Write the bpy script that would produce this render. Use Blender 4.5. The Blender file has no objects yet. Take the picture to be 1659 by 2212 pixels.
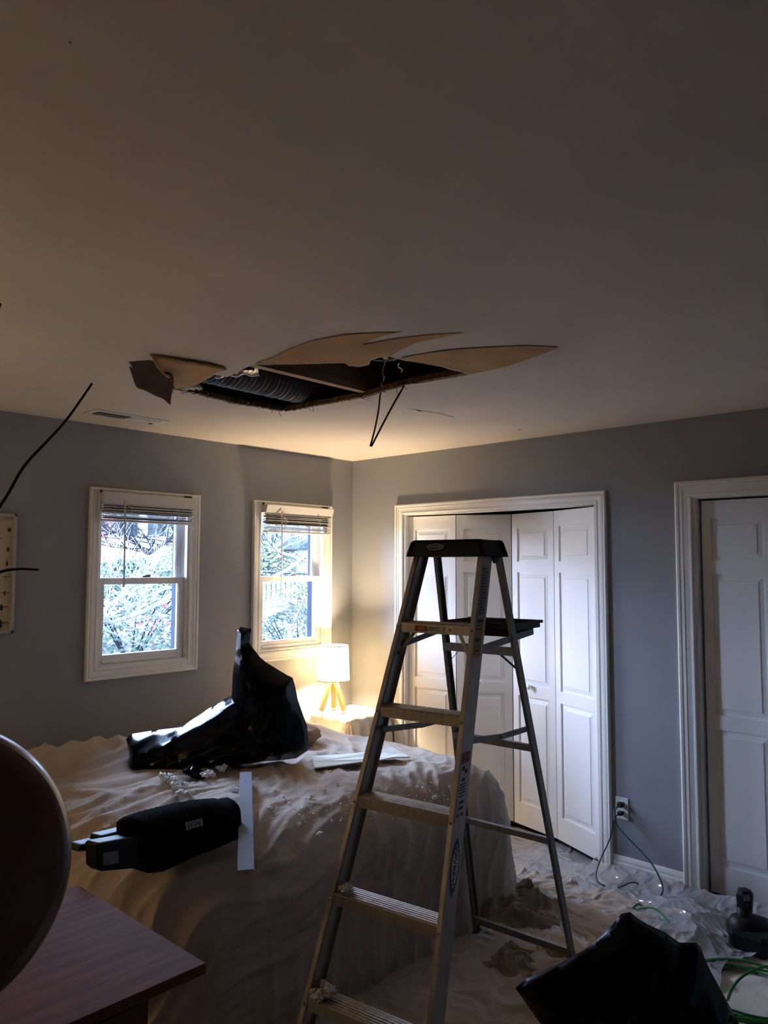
import bpy, bmesh, math, random
from mathutils import Vector, Matrix, noise, geometry
R_ = random.Random(7)
PI = math.pi
C = bpy.context.scene.collection
scn = bpy.context.scene
# ------------------------------------------------------------------ camera
F_PX, CAM = 1656.66, Vector((-3.9594, -3.9889, 1.6654))
CR = Vector((0.68000235, -0.73320449, 0.00282383))
CU = Vector((-0.0540444, -0.04628128, 0.99746541))
CF = Vector((0.73121543, 0.67843144, 0.07109697))
cd = bpy.data.cameras.new('camera'); cam = bpy.data.objects.new('camera', cd); C.objects.link(cam)
cd.sensor_fit = 'HORIZONTAL'; cd.sensor_width = 36; cd.lens = F_PX * 36 / 1659; cd.clip_start = 0.05; cd.clip_end = 200
cam.matrix_world = Matrix(((CR.x, CU.x, -CF.x, CAM.x), (CR.y, CU.y, -CF.y, CAM.y), (CR.z, CU.z, -CF.z, CAM.z), (0, 0, 0, 1)))
scn.camera = cam
vs = scn.view_settings
scn.display_settings.display_device = 'sRGB'
vs.view_transform = 'Standard'; vs.look = 'None'; vs.gamma = 1; vs.use_curve_mapping = False
vs.exposure = 1.0
try:
    scn.cycles.use_denoising = True
    scn.cycles.max_bounces = 10; scn.cycles.diffuse_bounces = 5; scn.cycles.transparent_max_bounces = 16
    scn.cycles.sample_clamp_indirect = 6; scn.cycles.caustics_reflective = False; scn.cycles.caustics_refractive = False
except Exception:
    pass
# ------------------------------------------------------------------ light
SKY = 30.0
w = bpy.data.worlds.new('world'); scn.world = w; w.use_nodes = True
bg = w.node_tree.nodes['Background']; bg.inputs[0].default_value = (0.47, 0.63, 1.0, 1); bg.inputs[1].default_value = SKY
sd = bpy.data.lights.new('sun', 'SUN'); sd.energy = 15.0; sd.angle = 0.02; sd.color = (1.0, 0.93, 0.82)
sun = bpy.data.objects.new('sun', sd); C.objects.link(sun)
sun.rotation_euler = Vector((0.25, 1.0, -0.85)).to_track_quat('-Z', 'Y').to_euler()
for x0, x1 in ((-1.95, -1.38), (-0.85, -0.28)):       # portals that guide the daylight sampling through the two windows
    ad = bpy.data.lights.new('window_portal', 'AREA'); ad.shape = 'RECTANGLE'; ad.size = x1 - x0; ad.size_y = 0.92
    ad.cycles.is_portal = True
    ao = bpy.data.objects.new('window_portal', ad); C.objects.link(ao)
    ao.location = ((x0 + x1) / 2, 0.17, 1.57); ao.rotation_euler = (-PI / 2, 0, 0)
LAMP_W = 52.0
FLOOR_LAMP_W = 13.0
LAMP_COL = (1.0, 0.76, 0.47)

# ------------------------------------------------------------------ helpers
def ray(px, py):
    return CF + CR * ((px - 829.5) / F_PX) + CU * ((1106 - py) / F_PX)
def onp(px, py, ax, v):
    d = ray(px, py); t = (v - CAM[ax]) / d[ax]; return CAM + d * t
def dep(px, py, d):
    return CAM + ray(px, py) * d
def proj(p):
    d = Vector(p) - CAM; z = d.dot(CF); return 829.5 + F_PX * d.dot(CR) / z, 1106 - F_PX * d.dot(CU) / z
def nz(p, s=1.0): return noise.noise(Vector(p) * s)

class MB:
    def __init__(s): s.v = []; s.f = []
    def add(s, vs_, fs): n = len(s.v); s.v += [Vector(v) for v in vs_]; s.f += [tuple(i + n for i in f) for f in fs]; return s
    def box(s, x0, x1, y0, y1, z0, z1):
        return s.add([(x, y, z) for x in (x0, x1) for y in (y0, y1) for z in (z0, z1)],
                     [(0, 1, 3, 2), (4, 6, 7, 5), (0, 4, 5, 1), (2, 3, 7, 6), (0, 2, 6, 4), (1, 5, 7, 3)])
    def prism(s, sec, P0, P1, A, B):
        n = len(sec); A = Vector(A); B = Vector(B)
        vs_ = [Vector(P) + A * a + B * b for P in (P0, P1) for a, b in sec]
        fs = [(i, (i + 1) % n, n + (i + 1) % n, n + i) for i in range(n)]
        fs += [tuple(range(n - 1, -1, -1)), tuple(range(n, 2 * n))]
        return s.add(vs_, fs)
    def obox(s, c, A, B, N, a, b, t):     # oriented box: centre, axes, half sizes
        c = Vector(c); A = Vector(A); B = Vector(B); N = Vector(N)
        return s.prism([(-a, -b), (a, -b), (a, b), (-a, b)], c - N * t, c + N * t, A, B)
    def tube(s, pts, r, n=8, cap=True):
        pts = [Vector(p) for p in pts]; m = len(pts)
        rs = r if isinstance(r, (list, tuple)) else [r] * m
        t = (pts[1] - pts[0]).normalized(); u = t.orthogonal().normalized(); vs_ = []
        for i in range(m):
            t2 = (pts[min(i + 1, m - 1)] - pts[max(i - 1, 0)])
            t2 = t2.normalized() if t2.length > 1e-9 else t
            u = (u - t2 * u.dot(t2)); u = u.normalized() if u.length > 1e-6 else t2.orthogonal().normalized()
            w_ = t2.cross(u)
            vs_ += [pts[i] + (u * math.cos(2 * PI * k / n) + w_ * math.sin(2 * PI * k / n)) * rs[i] for k in range(n)]
        fs = [(i * n + k, i * n + (k + 1) % n, (i + 1) * n + (k + 1) % n, (i + 1) * n + k) for i in range(m - 1) for k in range(n)]
        if cap: fs += [tuple(range(n - 1, -1, -1)), tuple((m - 1) * n + k for k in range(n))]
        return s.add(vs_, fs)
    def lathe(s, prof, c, n=32, axis=(0, 0, 1), u=None):
        ax = Vector(axis).normalized(); u = (u or ax.orthogonal()).normalized(); w_ = ax.cross(u); c = Vector(c); m = len(prof)
        vs_ = [c + ax * h + (u * math.cos(2 * PI * k / n) + w_ * math.sin(2 * PI * k / n)) * r for r, h in prof for k in range(n)]
        return s.add(vs_, [(i * n + k, i * n + (k + 1) % n, (i + 1) * n + (k + 1) % n, (i + 1) * n + k) for i in range(m - 1) for k in range(n)])
    def sheet(s, poly, n, t):             # polygon with thickness
        n = Vector(n).normalized(); k = len(poly); poly = [Vector(p) for p in poly]
        vs_ = poly + [p + n * t for p in poly]
        return s.add(vs_, [tuple(range(k - 1, -1, -1)), tuple(range(k, 2 * k))] + [(i, (i + 1) % k, k + (i + 1) % k, k + i) for i in range(k)])
    def grid(s, fn, nu, nv):
        vs_ = [fn(i / nu, j / nv) for j in range(nv + 1) for i in range(nu + 1)]
        w_ = nu + 1
        return s.add(vs_, [(j * w_ + i, j * w_ + i + 1, (j + 1) * w_ + i + 1, (j + 1) * w_ + i) for j in range(nv) for i in range(nu)])
    def blob(s, c, r, lump=0.3, fr=3.0, sub=3, seed=0, sq=(1, 1, 1)):
        bm = bmesh.new(); bmesh.ops.create_icosphere(bm, subdivisions=sub, radius=1)
        vs_ = []
        for v in bm.verts:
            d = v.co.copy(); k = 1 + lump * nz(d * fr + Vector((seed, seed * 2, 0))) + 0.5 * lump * nz(d * fr * 2.7 + Vector((0, seed, 9)))
            vs_.append(Vector(c) + Vector((d.x * sq[0], d.y * sq[1], d.z * sq[2])) * r * k)
        fs = [tuple(v.index for v in f.verts) for f in bm.faces]; bm.free(); return s.add(vs_, fs)
    def build(s, name, mat, parent=None, smooth=False, bevel=0, recalc=True, auto=None):
        o_ = None
        if parent is not None: o_ = parent
        me = bpy.data.meshes.new(name)
        off = Vector((0, 0, 0))
        if s.v and parent is None:
            xs = [v.x for v in s.v]; ys = [v.y for v in s.v]; zs = [v.z for v in s.v]
            off = Vector(((min(xs) + max(xs)) / 2, (min(ys) + max(ys)) / 2, min(zs)))
        if parent is not None: off = ORIGIN.get(parent.name, Vector((0, 0, 0)))
        me.from_pydata([v - off for v in s.v], [], s.f); me.update()
        if recalc:
            bm = bmesh.new(); bm.from_mesh(me); bmesh.ops.recalc_face_normals(bm, faces=bm.faces); bm.to_mesh(me); bm.free()
        if smooth:
            me.polygons.foreach_set('use_smooth', [True] * len(me.polygons))
        me.materials.append(mat)
        o = bpy.data.objects.new(name, me); C.objects.link(o)
        if parent is not None:
            o.parent = parent; ORIGIN[o.name] = off
        else:
            o.location = off; ORIGIN[o.name] = off
        if bevel:
            b = o.modifiers.new('bevel', 'BEVEL'); b.width = bevel; b.segments = 2; b.limit_method = 'ANGLE'; b.angle_limit = 0.6
        if auto is not None:
            try: me.set_sharp_from_angle(angle=auto)
            except Exception: pass
        return o
ORIGIN = {}
def tag(o, label=None, cat=None, group=None, kind=None):
    if label: o['label'] = label
    if cat: o['category'] = cat
    if group: o['group'] = group
    if kind: o['kind'] = kind
    return o
def thing(name, loc, label, cat, group=None):
    o = bpy.data.objects.new(name, None); C.objects.link(o); o.location = loc; o.empty_display_size = 0.1
    ORIGIN[o.name] = Vector(loc); return tag(o, label, cat, group)
def text(body, size, parent, mat, name, origin, X, Y, ext=0.0004, italic=0.0, center=True, sx=1.0, bold=0.0):
    cu = bpy.data.curves.new(name, 'FONT'); cu.body = body; cu.size = size; cu.extrude = ext; cu.shear = italic; cu.offset = bold
    if center: cu.align_x = 'CENTER'; cu.align_y = 'CENTER'
    to = bpy.data.objects.new('tmp', cu); C.objects.link(to); bpy.context.view_layer.update()
    me = bpy.data.meshes.new_from_object(to.evaluated_get(bpy.context.evaluated_depsgraph_get()))
    bpy.data.objects.remove(to); me.name = name
    X = Vector(X).normalized(); Y = Vector(Y).normalized(); Z = X.cross(Y)
    off = ORIGIN.get(parent.name, Vector((0, 0, 0)))
    for v in me.vertices: v.co = Vector(origin) - off + X * v.co.x * sx + Y * v.co.y + Z * v.co.z
    me.materials.clear(); me.materials.append(mat)
    o = bpy.data.objects.new(name, me); C.objects.link(o); o.parent = parent; return o

# ------------------------------------------------------------------ materials
def mat(name, col, rough=0.6, metal=0.0, bump=0.0, bscale=40, var=0.0, vscale=6, spec=0.5, coat=0.0, stretch=None, col2=None, detail=4):
    m = bpy.data.materials.new(name); m.use_nodes = True; nt = m.node_tree; N = nt.nodes; L = nt.links
    p = N['Principled BSDF']; p.inputs['Base Color'].default_value = (*col, 1); p.inputs['Roughness'].default_value = rough
    p.inputs['Metallic'].default_value = metal; p.inputs['Specular IOR Level'].default_value = spec; p.inputs['Coat Weight'].default_value = coat
    tc = N.new('ShaderNodeTexCoord'); mp = N.new('ShaderNodeMapping'); L.new(tc.outputs['Object'], mp.inputs[0])
    if stretch: mp.inputs['Scale'].default_value = stretch
    if var or col2:
        n1 = N.new('ShaderNodeTexNoise'); n1.inputs['Scale'].default_value = vscale; n1.inputs['Detail'].default_value = detail; L.new(mp.outputs[0], n1.inputs[0])
        r = N.new('ShaderNodeValToRGB'); L.new(n1.outputs[0], r.inputs[0]); r.color_ramp.elements[0].position = 0.35; r.color_ramp.elements[1].position = 0.68
        c2 = col2 or tuple(c * (1 - var) for c in col)
        r.color_ramp.elements[0].color = (*c2, 1); r.color_ramp.elements[1].color = (*col, 1); L.new(r.outputs[0], p.inputs['Base Color'])
    if bump:
        n2 = N.new('ShaderNodeTexNoise'); n2.inputs['Scale'].default_value = bscale; n2.inputs['Detail'].default_value = 5; L.new(mp.outputs[0], n2.inputs[0])
        b = N.new('ShaderNodeBump'); b.inputs['Strength'].default_value = bump; b.inputs['Distance'].default_value = 0.01
        L.new(n2.outputs[0], b.inputs['Height']); L.new(b.outputs[0], p.inputs['Normal'])
    return m
def mix_shader(m, fac, *specs): pass
M = {}
M['wall'] = mat('wall_paint', (0.272, 0.282, 0.302), 0.75, bump=0.06, bscale=180, var=0.03)
M['ceil'] = mat('ceiling_paint', (0.71, 0.64, 0.56), 0.85, bump=0.05, bscale=120, var=0.10, vscale=1.6)
M['trim'] = mat('trim_paint', (0.82, 0.81, 0.78), 0.35, bump=0.02, bscale=60)
M['door'] = mat('door_paint', (0.90, 0.90, 0.88), 0.4, bump=0.04, bscale=30)
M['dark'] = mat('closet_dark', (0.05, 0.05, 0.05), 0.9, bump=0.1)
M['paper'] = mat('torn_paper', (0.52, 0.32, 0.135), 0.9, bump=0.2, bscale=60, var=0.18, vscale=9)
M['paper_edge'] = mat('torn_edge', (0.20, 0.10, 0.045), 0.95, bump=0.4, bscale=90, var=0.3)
M['flapshade'] = mat('flap_paper_shaded', (0.055, 0.026, 0.013), 0.9, bump=0.2, bscale=50, var=0.2)  # brown paper darkened in colour for the side turned from the lamp
M['gyps'] = mat('gypsum', (0.62, 0.60, 0.56), 0.9, bump=0.2, bscale=70)
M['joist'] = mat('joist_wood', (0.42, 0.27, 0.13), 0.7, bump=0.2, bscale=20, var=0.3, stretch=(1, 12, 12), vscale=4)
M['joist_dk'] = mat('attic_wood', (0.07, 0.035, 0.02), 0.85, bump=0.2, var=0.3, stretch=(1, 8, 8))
M['foil'] = mat('duct_foil', (0.62, 0.64, 0.68), 0.28, 1.0, bump=0.5, bscale=35)
M['duct'] = mat('duct_skin', (0.11, 0.105, 0.10), 0.4, 0.5, bump=0.3, bscale=30)
M['alu'] = mat('aluminium', (0.42, 0.375, 0.33), 0.45, 0.35, bump=0.08, bscale=30, var=0.18, stretch=(6, 6, 1), vscale=8)
M['alu_d'] = mat('aluminium_worn', (0.25, 0.24, 0.23), 0.5, 0.35, bump=0.12, bscale=30, var=0.3, stretch=(8, 8, 1), vscale=8)
M['tread'] = mat('tread', (0.55, 0.50, 0.45), 0.55, 0.5, bump=0.35, bscale=60, var=0.35, stretch=(1, 6, 6), vscale=10)
M['rivet'] = mat('rivet', (0.30, 0.24, 0.18), 0.4, 0.8, bump=0.05)
M['blackpl'] = mat('black_plastic', (0.008, 0.008, 0.009), 0.5, bump=0.1, bscale=80, spec=0.25)
M['bag'] = mat('bag_plastic', (0.004, 0.004, 0.006), 0.16, bump=0.35, bscale=9, detail=3, spec=0.5)
M['bag2'] = mat('bag_plastic_dull', (0.006, 0.006, 0.009), 0.42, bump=0.3, bscale=8, spec=0.3)
M['fabricblk'] = mat('black_fabric', (0.005, 0.005, 0.006), 0.95, bump=0.3, bscale=150, spec=0.04)
M['canvas'] = mat('canvas', (0.50, 0.42, 0.355), 0.95, bump=0.5, bscale=25, var=0.12, vscale=5, spec=0.1)
M['canvasd'] = mat('canvas_dark', (0.34, 0.28, 0.21), 0.95, bump=0.5, bscale=25, var=0.2, vscale=5, spec=0.1)
M['canvas2'] = mat('white_cloth', (0.72, 0.66, 0.58), 0.95, bump=0.3, bscale=60, var=0.08, spec=0.1)
M['lampwood'] = mat('lamp_wood', (0.56, 0.33, 0.12), 0.45, bump=0.1, bscale=30, var=0.25, stretch=(6, 6, 1))
M['dresser'] = mat('dresser_wood', (0.21, 0.078, 0.048), 0.7, bump=0.12, bscale=40, var=0.3, vscale=5, stretch=(1, 8, 1), spec=0.1)
M['disc'] = mat('disc_wood', (0.16, 0.062, 0.024), 0.33, bump=0.06, bscale=18, var=0.35, vscale=4, stretch=(1, 1, 3), coat=0.3)
M['rimlit'] = mat('rim_wood_lit', (0.27, 0.125, 0.05), 0.35, bump=0.08, bscale=25, var=0.4, vscale=9, coat=0.2)  # paler than the face: window light on the rim, put into the colour
M['floor'] = mat('floor_wood', (0.20, 0.062, 0.022), 0.35, bump=0.08, bscale=20, var=0.4, vscale=3, stretch=(1, 14, 1))
M['screen'] = mat('screen_track', (0.012, 0.016, 0.026), 0.7, bump=0.02, spec=0.1)
M['white'] = mat('white_plastic', (0.72, 0.72, 0.70), 0.4, bump=0.02)
M['vinyl'] = mat('vinyl', (0.84, 0.83, 0.81), 0.3, bump=0.01)
M['slat'] = mat('blind_slat', (0.62, 0.60, 0.57), 0.45, bump=0.05, bscale=30)
M['steel'] = mat('brushed_steel', (0.26, 0.27, 0.31), 0.7, 0.0, spec=0.02, bump=0.05, bscale=50, stretch=(1, 1, 1))
M['green'] = mat('green_cord', (0.02, 0.17, 0.035), 0.5, bump=0.1)
M['greend'] = mat('dark_green_cord', (0.012, 0.10, 0.05), 0.5, bump=0.1)
M['cordblk'] = mat('black_cord', (0.010, 0.010, 0.012), 0.5, bump=0.1)
M['fluff'] = mat('insulation_fluff', (0.86, 0.84, 0.83), 1.0, bump=1.0, bscale=60, spec=0.05)
M['plaster'] = mat('plaster', (0.88, 0.88, 0.88), 0.95, bump=0.3, bscale=60)
M['pillow'] = mat('pillow_shaded', (0.30, 0.17, 0.09), 0.9, bump=0.2)
M['sagef'] = mat('sage', (0.70, 0.71, 0.64), 0.9, bump=0.1)
M['ink'] = mat('ink', (0.012, 0.012, 0.014), 0.6, bump=0.02)
M['blue'] = mat('label_blue', (0.012, 0.016, 0.09), 0.5, bump=0.02)
M['labelgrey'] = mat('label_grey', (0.42, 0.42, 0.42), 0.5, bump=0.02)
M['labelwhite'] = mat('label_white', (0.55, 0.53, 0.50), 0.6, bump=0.02)
M['red'] = mat('label_red', (0.22, 0.025, 0.015), 0.55, bump=0.02)
M['orange'] = mat('label_orange', (0.50, 0.13, 0.03), 0.55, bump=0.02)
M['yellow'] = mat('label_yellow', (0.36, 0.23, 0.02), 0.6, bump=0.02)
M['printbg'] = mat('print_board', (0.58, 0.50, 0.36), 0.7, bump=0.02, var=0.06)
M['frame'] = mat('picture_frame', (0.45, 0.43, 0.40), 0.4, 0.2, bump=0.02)
M['beetle'] = mat('insect_brown', (0.10, 0.032, 0.014), 0.5, bump=0.1, var=0.4, vscale=60)
M['insectd'] = mat('insect_dark', (0.018, 0.014, 0.014), 0.5, bump=0.1)
M['wing'] = mat('insect_wing', (0.24, 0.17, 0.11), 0.6, bump=0.1)
M['stem'] = mat('dried_stem', (0.022, 0.014, 0.010), 0.7, bump=0.1)
M['vase'] = mat('vase_glaze', (0.10, 0.07, 0.05), 0.3, bump=0.02)
M['wirewhite'] = mat('wire_white', (0.55, 0.55, 0.55), 0.5, bump=0.02)
M['wirered'] = mat('wire_red', (0.30, 0.04, 0.02), 0.5, bump=0.02)
# outdoors
M['ground'] = mat('leaf_litter', (0.075, 0.065, 0.065), 1.0, bump=0.6, bscale=6, col2=(0.015, 0.016, 0.018), vscale=9, detail=8)
M['leaf'] = mat('leaf_green', (0.012, 0.026, 0.017), 0.7, bump=0.1, var=0.5, vscale=8)
M['leaf2'] = mat('leaf_olive', (0.034, 0.042, 0.016), 0.7, bump=0.1, var=0.4, vscale=8)
M['leafy'] = mat('leaf_yellow', (0.14, 0.09, 0.012), 0.7, bump=0.1)
M['leafr'] = mat('leaf_red', (0.085, 0.022, 0.018), 0.7, bump=0.1)
M['bark'] = mat('bark_pale', (0.09, 0.09, 0.09), 0.9, bump=0.3, var=0.4, vscale=20)
M['barkd'] = mat('bark_dark', (0.004, 0.005, 0.007), 0.9, bump=0.3, var=0.3, vscale=20)
M['siding'] = mat('house_siding', (0.008, 0.013, 0.017), 0.8, bump=0.1)
M['exttrim'] = mat('house_trim', (0.09, 0.09, 0.09), 0.7, bump=0.05)
M['fence'] = mat('iron_fence', (0.006, 0.008, 0.012), 0.6, bump=0.05)
for k_ in ('ground', 'leaf', 'leaf2', 'leafy', 'leafr', 'bark', 'barkd', 'siding', 'exttrim', 'fence'):
    nt_ = M[k_].node_tree; p_ = nt_.nodes['Principled BSDF']; p_.inputs['Specular IOR Level'].default_value = 0.1
M['extwall'] = mat('exterior_wall', (0.4, 0.4, 0.4), 0.8, bump=0.1)

def bag_mat(name, rough, strength, scale, spec):
    m = mat(name, (0.003, 0.003, 0.004), rough, spec=spec); nt = m.node_tree; N = nt.nodes; L = nt.links
    tc = N.new('ShaderNodeTexCoord'); n = N.new('ShaderNodeTexNoise'); n.noise_type = 'RIDGED_MULTIFRACTAL'; n.inputs['Scale'].default_value = scale; n.inputs['Detail'].default_value = 3; n.inputs['Distortion'].default_value = 0.6
    L.new(tc.outputs['Object'], n.inputs[0]); b = N.new('ShaderNodeBump'); b.inputs['Strength'].default_value = strength; b.inputs['Distance'].default_value = 0.02
    L.new(n.outputs[0], b.inputs['Height']); L.new(b.outputs[0], N['Principled BSDF'].inputs['Normal']); return m
M['bag'] = bag_mat('bag_plastic', 0.14, 0.9, 4.5, 0.10)
M['bag2'] = bag_mat('bag_plastic_dull', 0.24, 0.9, 4, 0.07)
def glass_mat():
    m = bpy.data.materials.new('window_glass'); m.use_nodes = True; nt = m.node_tree; N = nt.nodes; L = nt.links
    N.remove(N['Principled BSDF']); out = N['Material Output']
    t = N.new('ShaderNodeBsdfTransparent'); t.inputs[0].default_value = (0.95, 0.97, 0.97, 1)
    g = N.new('ShaderNodeBsdfGlossy'); g.inputs['Roughness'].default_value = 0.02
    f = N.new('ShaderNodeFresnel'); f.inputs[0].default_value = 1.3; x = N.new('ShaderNodeMixShader')
    L.new(f.outputs[0], x.inputs[0]); L.new(t.outputs[0], x.inputs[1]); L.new(g.outputs[0], x.inputs[2]); L.new(x.outputs[0], out.inputs[0]); return m
M['glass'] = glass_mat()
def shade_mat():
    m = bpy.data.materials.new('lamp_shade_fabric'); m.use_nodes = True; nt = m.node_tree; N = nt.nodes; L = nt.links
    N.remove(N['Principled BSDF']); out = N['Material Output']
    d = N.new('ShaderNodeBsdfDiffuse'); d.inputs[0].default_value = (0.85, 0.82, 0.75, 1)
    t = N.new('ShaderNodeBsdfTranslucent'); t.inputs[0].default_value = (0.97, 0.92, 0.80, 1)
    tc = N.new('ShaderNodeTexCoord'); n = N.new('ShaderNodeTexNoise'); n.inputs['Scale'].default_value = 90; L.new(tc.outputs['Object'], n.inputs[0])
    b = N.new('ShaderNodeBump'); b.inputs['Strength'].default_value = 0.1; L.new(n.outputs[0], b.inputs['Height']); L.new(b.outputs[0], d.inputs['Normal'])
    x = N.new('ShaderNodeMixShader'); x.inputs[0].default_value = 0.9
    L.new(d.outputs[0], x.inputs[1]); L.new(t.outputs[0], x.inputs[2]); L.new(x.outputs[0], out.inputs[0]); return m
M['shade'] = shade_mat()
def film_mat():
    m = bpy.data.materials.new('clear_plastic_film'); m.use_nodes = True; nt = m.node_tree; N = nt.nodes; L = nt.links
    N.remove(N['Principled BSDF']); out = N['Material Output']
    d = N.new('ShaderNodeBsdfDiffuse'); d.inputs[0].default_value = (0.85, 0.83, 0.87, 1)
    tl = N.new('ShaderNodeBsdfTranslucent'); tl.inputs[0].default_value = (0.85, 0.83, 0.87, 1)
    tr = N.new('ShaderNodeBsdfTransparent')
    g = N.new('ShaderNodeBsdfGlossy'); g.inputs['Roughness'].default_value = 0.14
    tc = N.new('ShaderNodeTexCoord'); n = N.new('ShaderNodeTexNoise'); n.noise_type = 'RIDGED_MULTIFRACTAL'; n.inputs['Scale'].default_value = 9; n.inputs['Detail'].default_value = 4; n.inputs['Distortion'].default_value = 0.8; L.new(tc.outputs['Object'], n.inputs[0])
    b = N.new('ShaderNodeBump'); b.inputs['Strength'].default_value = 0.9; b.inputs['Distance'].default_value = 0.03
    L.new(n.outputs[0], b.inputs['Height']); L.new(b.outputs[0], g.inputs['Normal']); L.new(b.outputs[0], d.inputs['Normal'])
    a = N.new('ShaderNodeMixShader'); a.inputs[0].default_value = 0.35; L.new(d.outputs[0], a.inputs[1]); L.new(tl.outputs[0], a.inputs[2])
    c = N.new('ShaderNodeMixShader'); c.inputs[0].default_value = 0.36; L.new(a.outputs[0], c.inputs[1]); L.new(tr.outputs[0], c.inputs[2])
    lw = N.new('ShaderNodeLayerWeight'); lw.inputs[0].default_value = 0.5
    e = N.new('ShaderNodeMixShader'); L.new(lw.outputs['Fresnel'], e.inputs[0]); L.new(c.outputs[0], e.inputs[1]); L.new(g.outputs[0], e.inputs[2])
    L.new(e.outputs[0], out.inputs[0]); return m
M['film'] = film_mat()

# ================================================================== ROOM SHELL
XL, YN, CZ, WT = -4.75, -5.2, 2.44, 0.15
def structure(o, label=None): return tag(o, label, None, None, 'structure')
structure(MB().box(XL - .15, 0.9, YN - .15, 0.15, -0.12, -0.001).build('floor', M['floor']))
WIN = [(-1.949, -1.380), (-0.850, -0.281)]; WZ0, WZ1 = 1.111, 2.031
b = MB(); xs = [XL - .15] + [v for p in WIN for v in p] + [0.15]
for i in range(0, len(xs), 2): b.box(xs[i], xs[i + 1], 0, WT, 0, CZ + .3)
for x0, x1 in WIN: b.box(x0, x1, 0, WT, 0, WZ0); b.box(x0, x1, 0, WT, WZ1, CZ + .3)
structure(b.build('wall_left', M['wall']), 'grey-blue painted wall with the two windows')
CL = [(-1.940, -0.500), (-3.92, -2.477)]; DZ = 2.03
b = MB(); ys = [YN, -3.92, -2.477, -1.940, -0.500, 0.0]
for i in (0, 2, 4): b.box(0, .12, ys[i], ys[i + 1], 0, CZ)
for y0, y1 in CL: b.box(0, .12, y0, y1, DZ, CZ)
structure(b.build('wall_right', M['wall']), 'grey-blue painted wall with the closets')
structure(MB().box(XL - .15, XL, YN, 0, 0, CZ + .3).build('wall_rear', M['wall']))
structure(MB().box(XL - .15, 0.9, YN - .15, YN, 0, CZ + .3).build('wall_front', M['wall']))
# closet interiors
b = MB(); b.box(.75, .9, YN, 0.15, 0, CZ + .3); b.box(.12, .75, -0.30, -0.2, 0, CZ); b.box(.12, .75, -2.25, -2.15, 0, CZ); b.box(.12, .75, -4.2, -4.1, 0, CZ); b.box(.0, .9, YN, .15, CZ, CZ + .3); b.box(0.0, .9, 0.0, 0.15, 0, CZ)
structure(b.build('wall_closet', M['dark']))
# roof over the attic
b = MB(); b.box(XL - .4, 1.1, YN - .3, .35, 3.25, 3.35)
for a_, c_, d_, e_ in ((XL - .15, XL, YN - .15, .15), (.9, 1.0, YN - .15, .15), (XL - .15, 1.0, YN - .15, YN), (XL - .15, 1.0, 0.05, .15)): b.box(a_, c_, d_, e_, CZ + .3, 3.25)
structure(b.build('roof', M['joist_dk']))

# ceiling with the broken hole ------------------------------------------------
def jag(pts, amp, step=0.03, seed=0.0):
    out = []
    for i in range(len(pts) - 1):
        p, q = Vector(pts[i]), Vector(pts[i + 1]); n = max(1, int((q - p).length / step)); d = (q - p).normalized(); nn = Vector((-d.y, d.x))
        for k in range(n):
            t = k / n; a = amp * (nz((seed + i * 3.1, k * 1.7, 0.3)) + 0.6 * nz((seed, k * 4.3, i))) if k else 0
            out.append(p.lerp(q, t) + nn * a)
    return out
def cpx(x, y): p = onp(x, y, 2, CZ); return (p.x, p.y)
near = [cpx(1015, 802), cpx(960, 790), cpx(905, 779), cpx(872, 772), cpx(856, 765), cpx(845, 760), cpx(818, 762), cpx(803, 768), cpx(798, 780), cpx(775, 784), cpx(752, 780), cpx(745, 772), cpx(700, 771), cpx(640, 773), cpx(545, 774), cpx(530, 781), cpx(490, 797), cpx(420, 783), cpx(372, 774), cpx(322, 766), cpx(275, 770)]
far = [cpx(275, 770), (-2.40, -1.20), cpx(372, 838), cpx(415, 846), cpx(500, 868), cpx(615, 887)]
right = [cpx(615, 887), cpx(780, 857), cpx(880, 828), cpx(1015, 802)]
HOLE = jag(near, 0.006, 0.02, 1) + jag(far, 0.007, 0.025, 5) + jag(right, 0.005, 0.03, 9)
def inside(p, poly):
    c = False; n = len(poly); j = n - 1
    for i in range(n):
        a, b_ = poly[i], poly[j]
        if (a[1] > p[1]) != (b_[1] > p[1]) and p[0] < (b_[0] - a[0]) * (p[1] - a[1]) / (b_[1] - a[1] + 1e-12) + a[0]: c = not c
        j = i
    return c
def segd(p, a, b_):
    ax, ay = a; bx, by = b_; dx, dy = bx - ax, by - ay
    t = max(0, min(1, ((p[0] - ax) * dx + (p[1] - ay) * dy) / (dx * dx + dy * dy + 1e-12)))
    return math.hypot(p[0] - ax - t * dx, p[1] - ay - t * dy)
def pold(p, poly): return min(segd(p, poly[i], poly[(i + 1) % len(poly)]) for i in range(len(poly)))
NEARP = [Vector(p) for p in near]
def sag(x, y):
    if x < -3.2 or x > -0.9 or y > -0.7 or y < -3.2: return 0.0
    d = min(segd((x, y), near[i], near[i + 1]) for i in range(len(near) - 1))
    s = 0.034 * math.exp(-(d / 0.25) ** 2) * (0.6 + 0.8 * nz((x * 2.5, y * 2.5, 4)))
    m_ = min(1, max(0, (pold((x, y), HOLE)) / 0.25))
    return -(s + 0.028 * m_ * max(0, nz((x * 1.8, y * 1.8, 7))) * math.exp(-(d / 0.8) ** 2))
pts = [Vector(p) for p in HOLE]; nh = len(pts)
X0, X1, Y0, Y1 = XL - .06, 0.06, YN - .06, 0.06
pts += [Vector(p) for p in ((X0, Y0), (X1, Y0), (X1, Y1), (X0, Y1))]
edges = [(i, (i + 1) % nh) for i in range(nh)] + [(nh, nh + 1), (nh + 1, nh + 2), (nh + 2, nh + 3), (nh + 3, nh)]
gx = [X0 + .25 * i for i in range(1, 19)]; gy = [Y0 + .25 * i for i in range(1, 21)]
fx = [-3.1 + .05 * i for i in range(43)]; fy = [-3.1 + .05 * i for i in range(45)]
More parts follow.
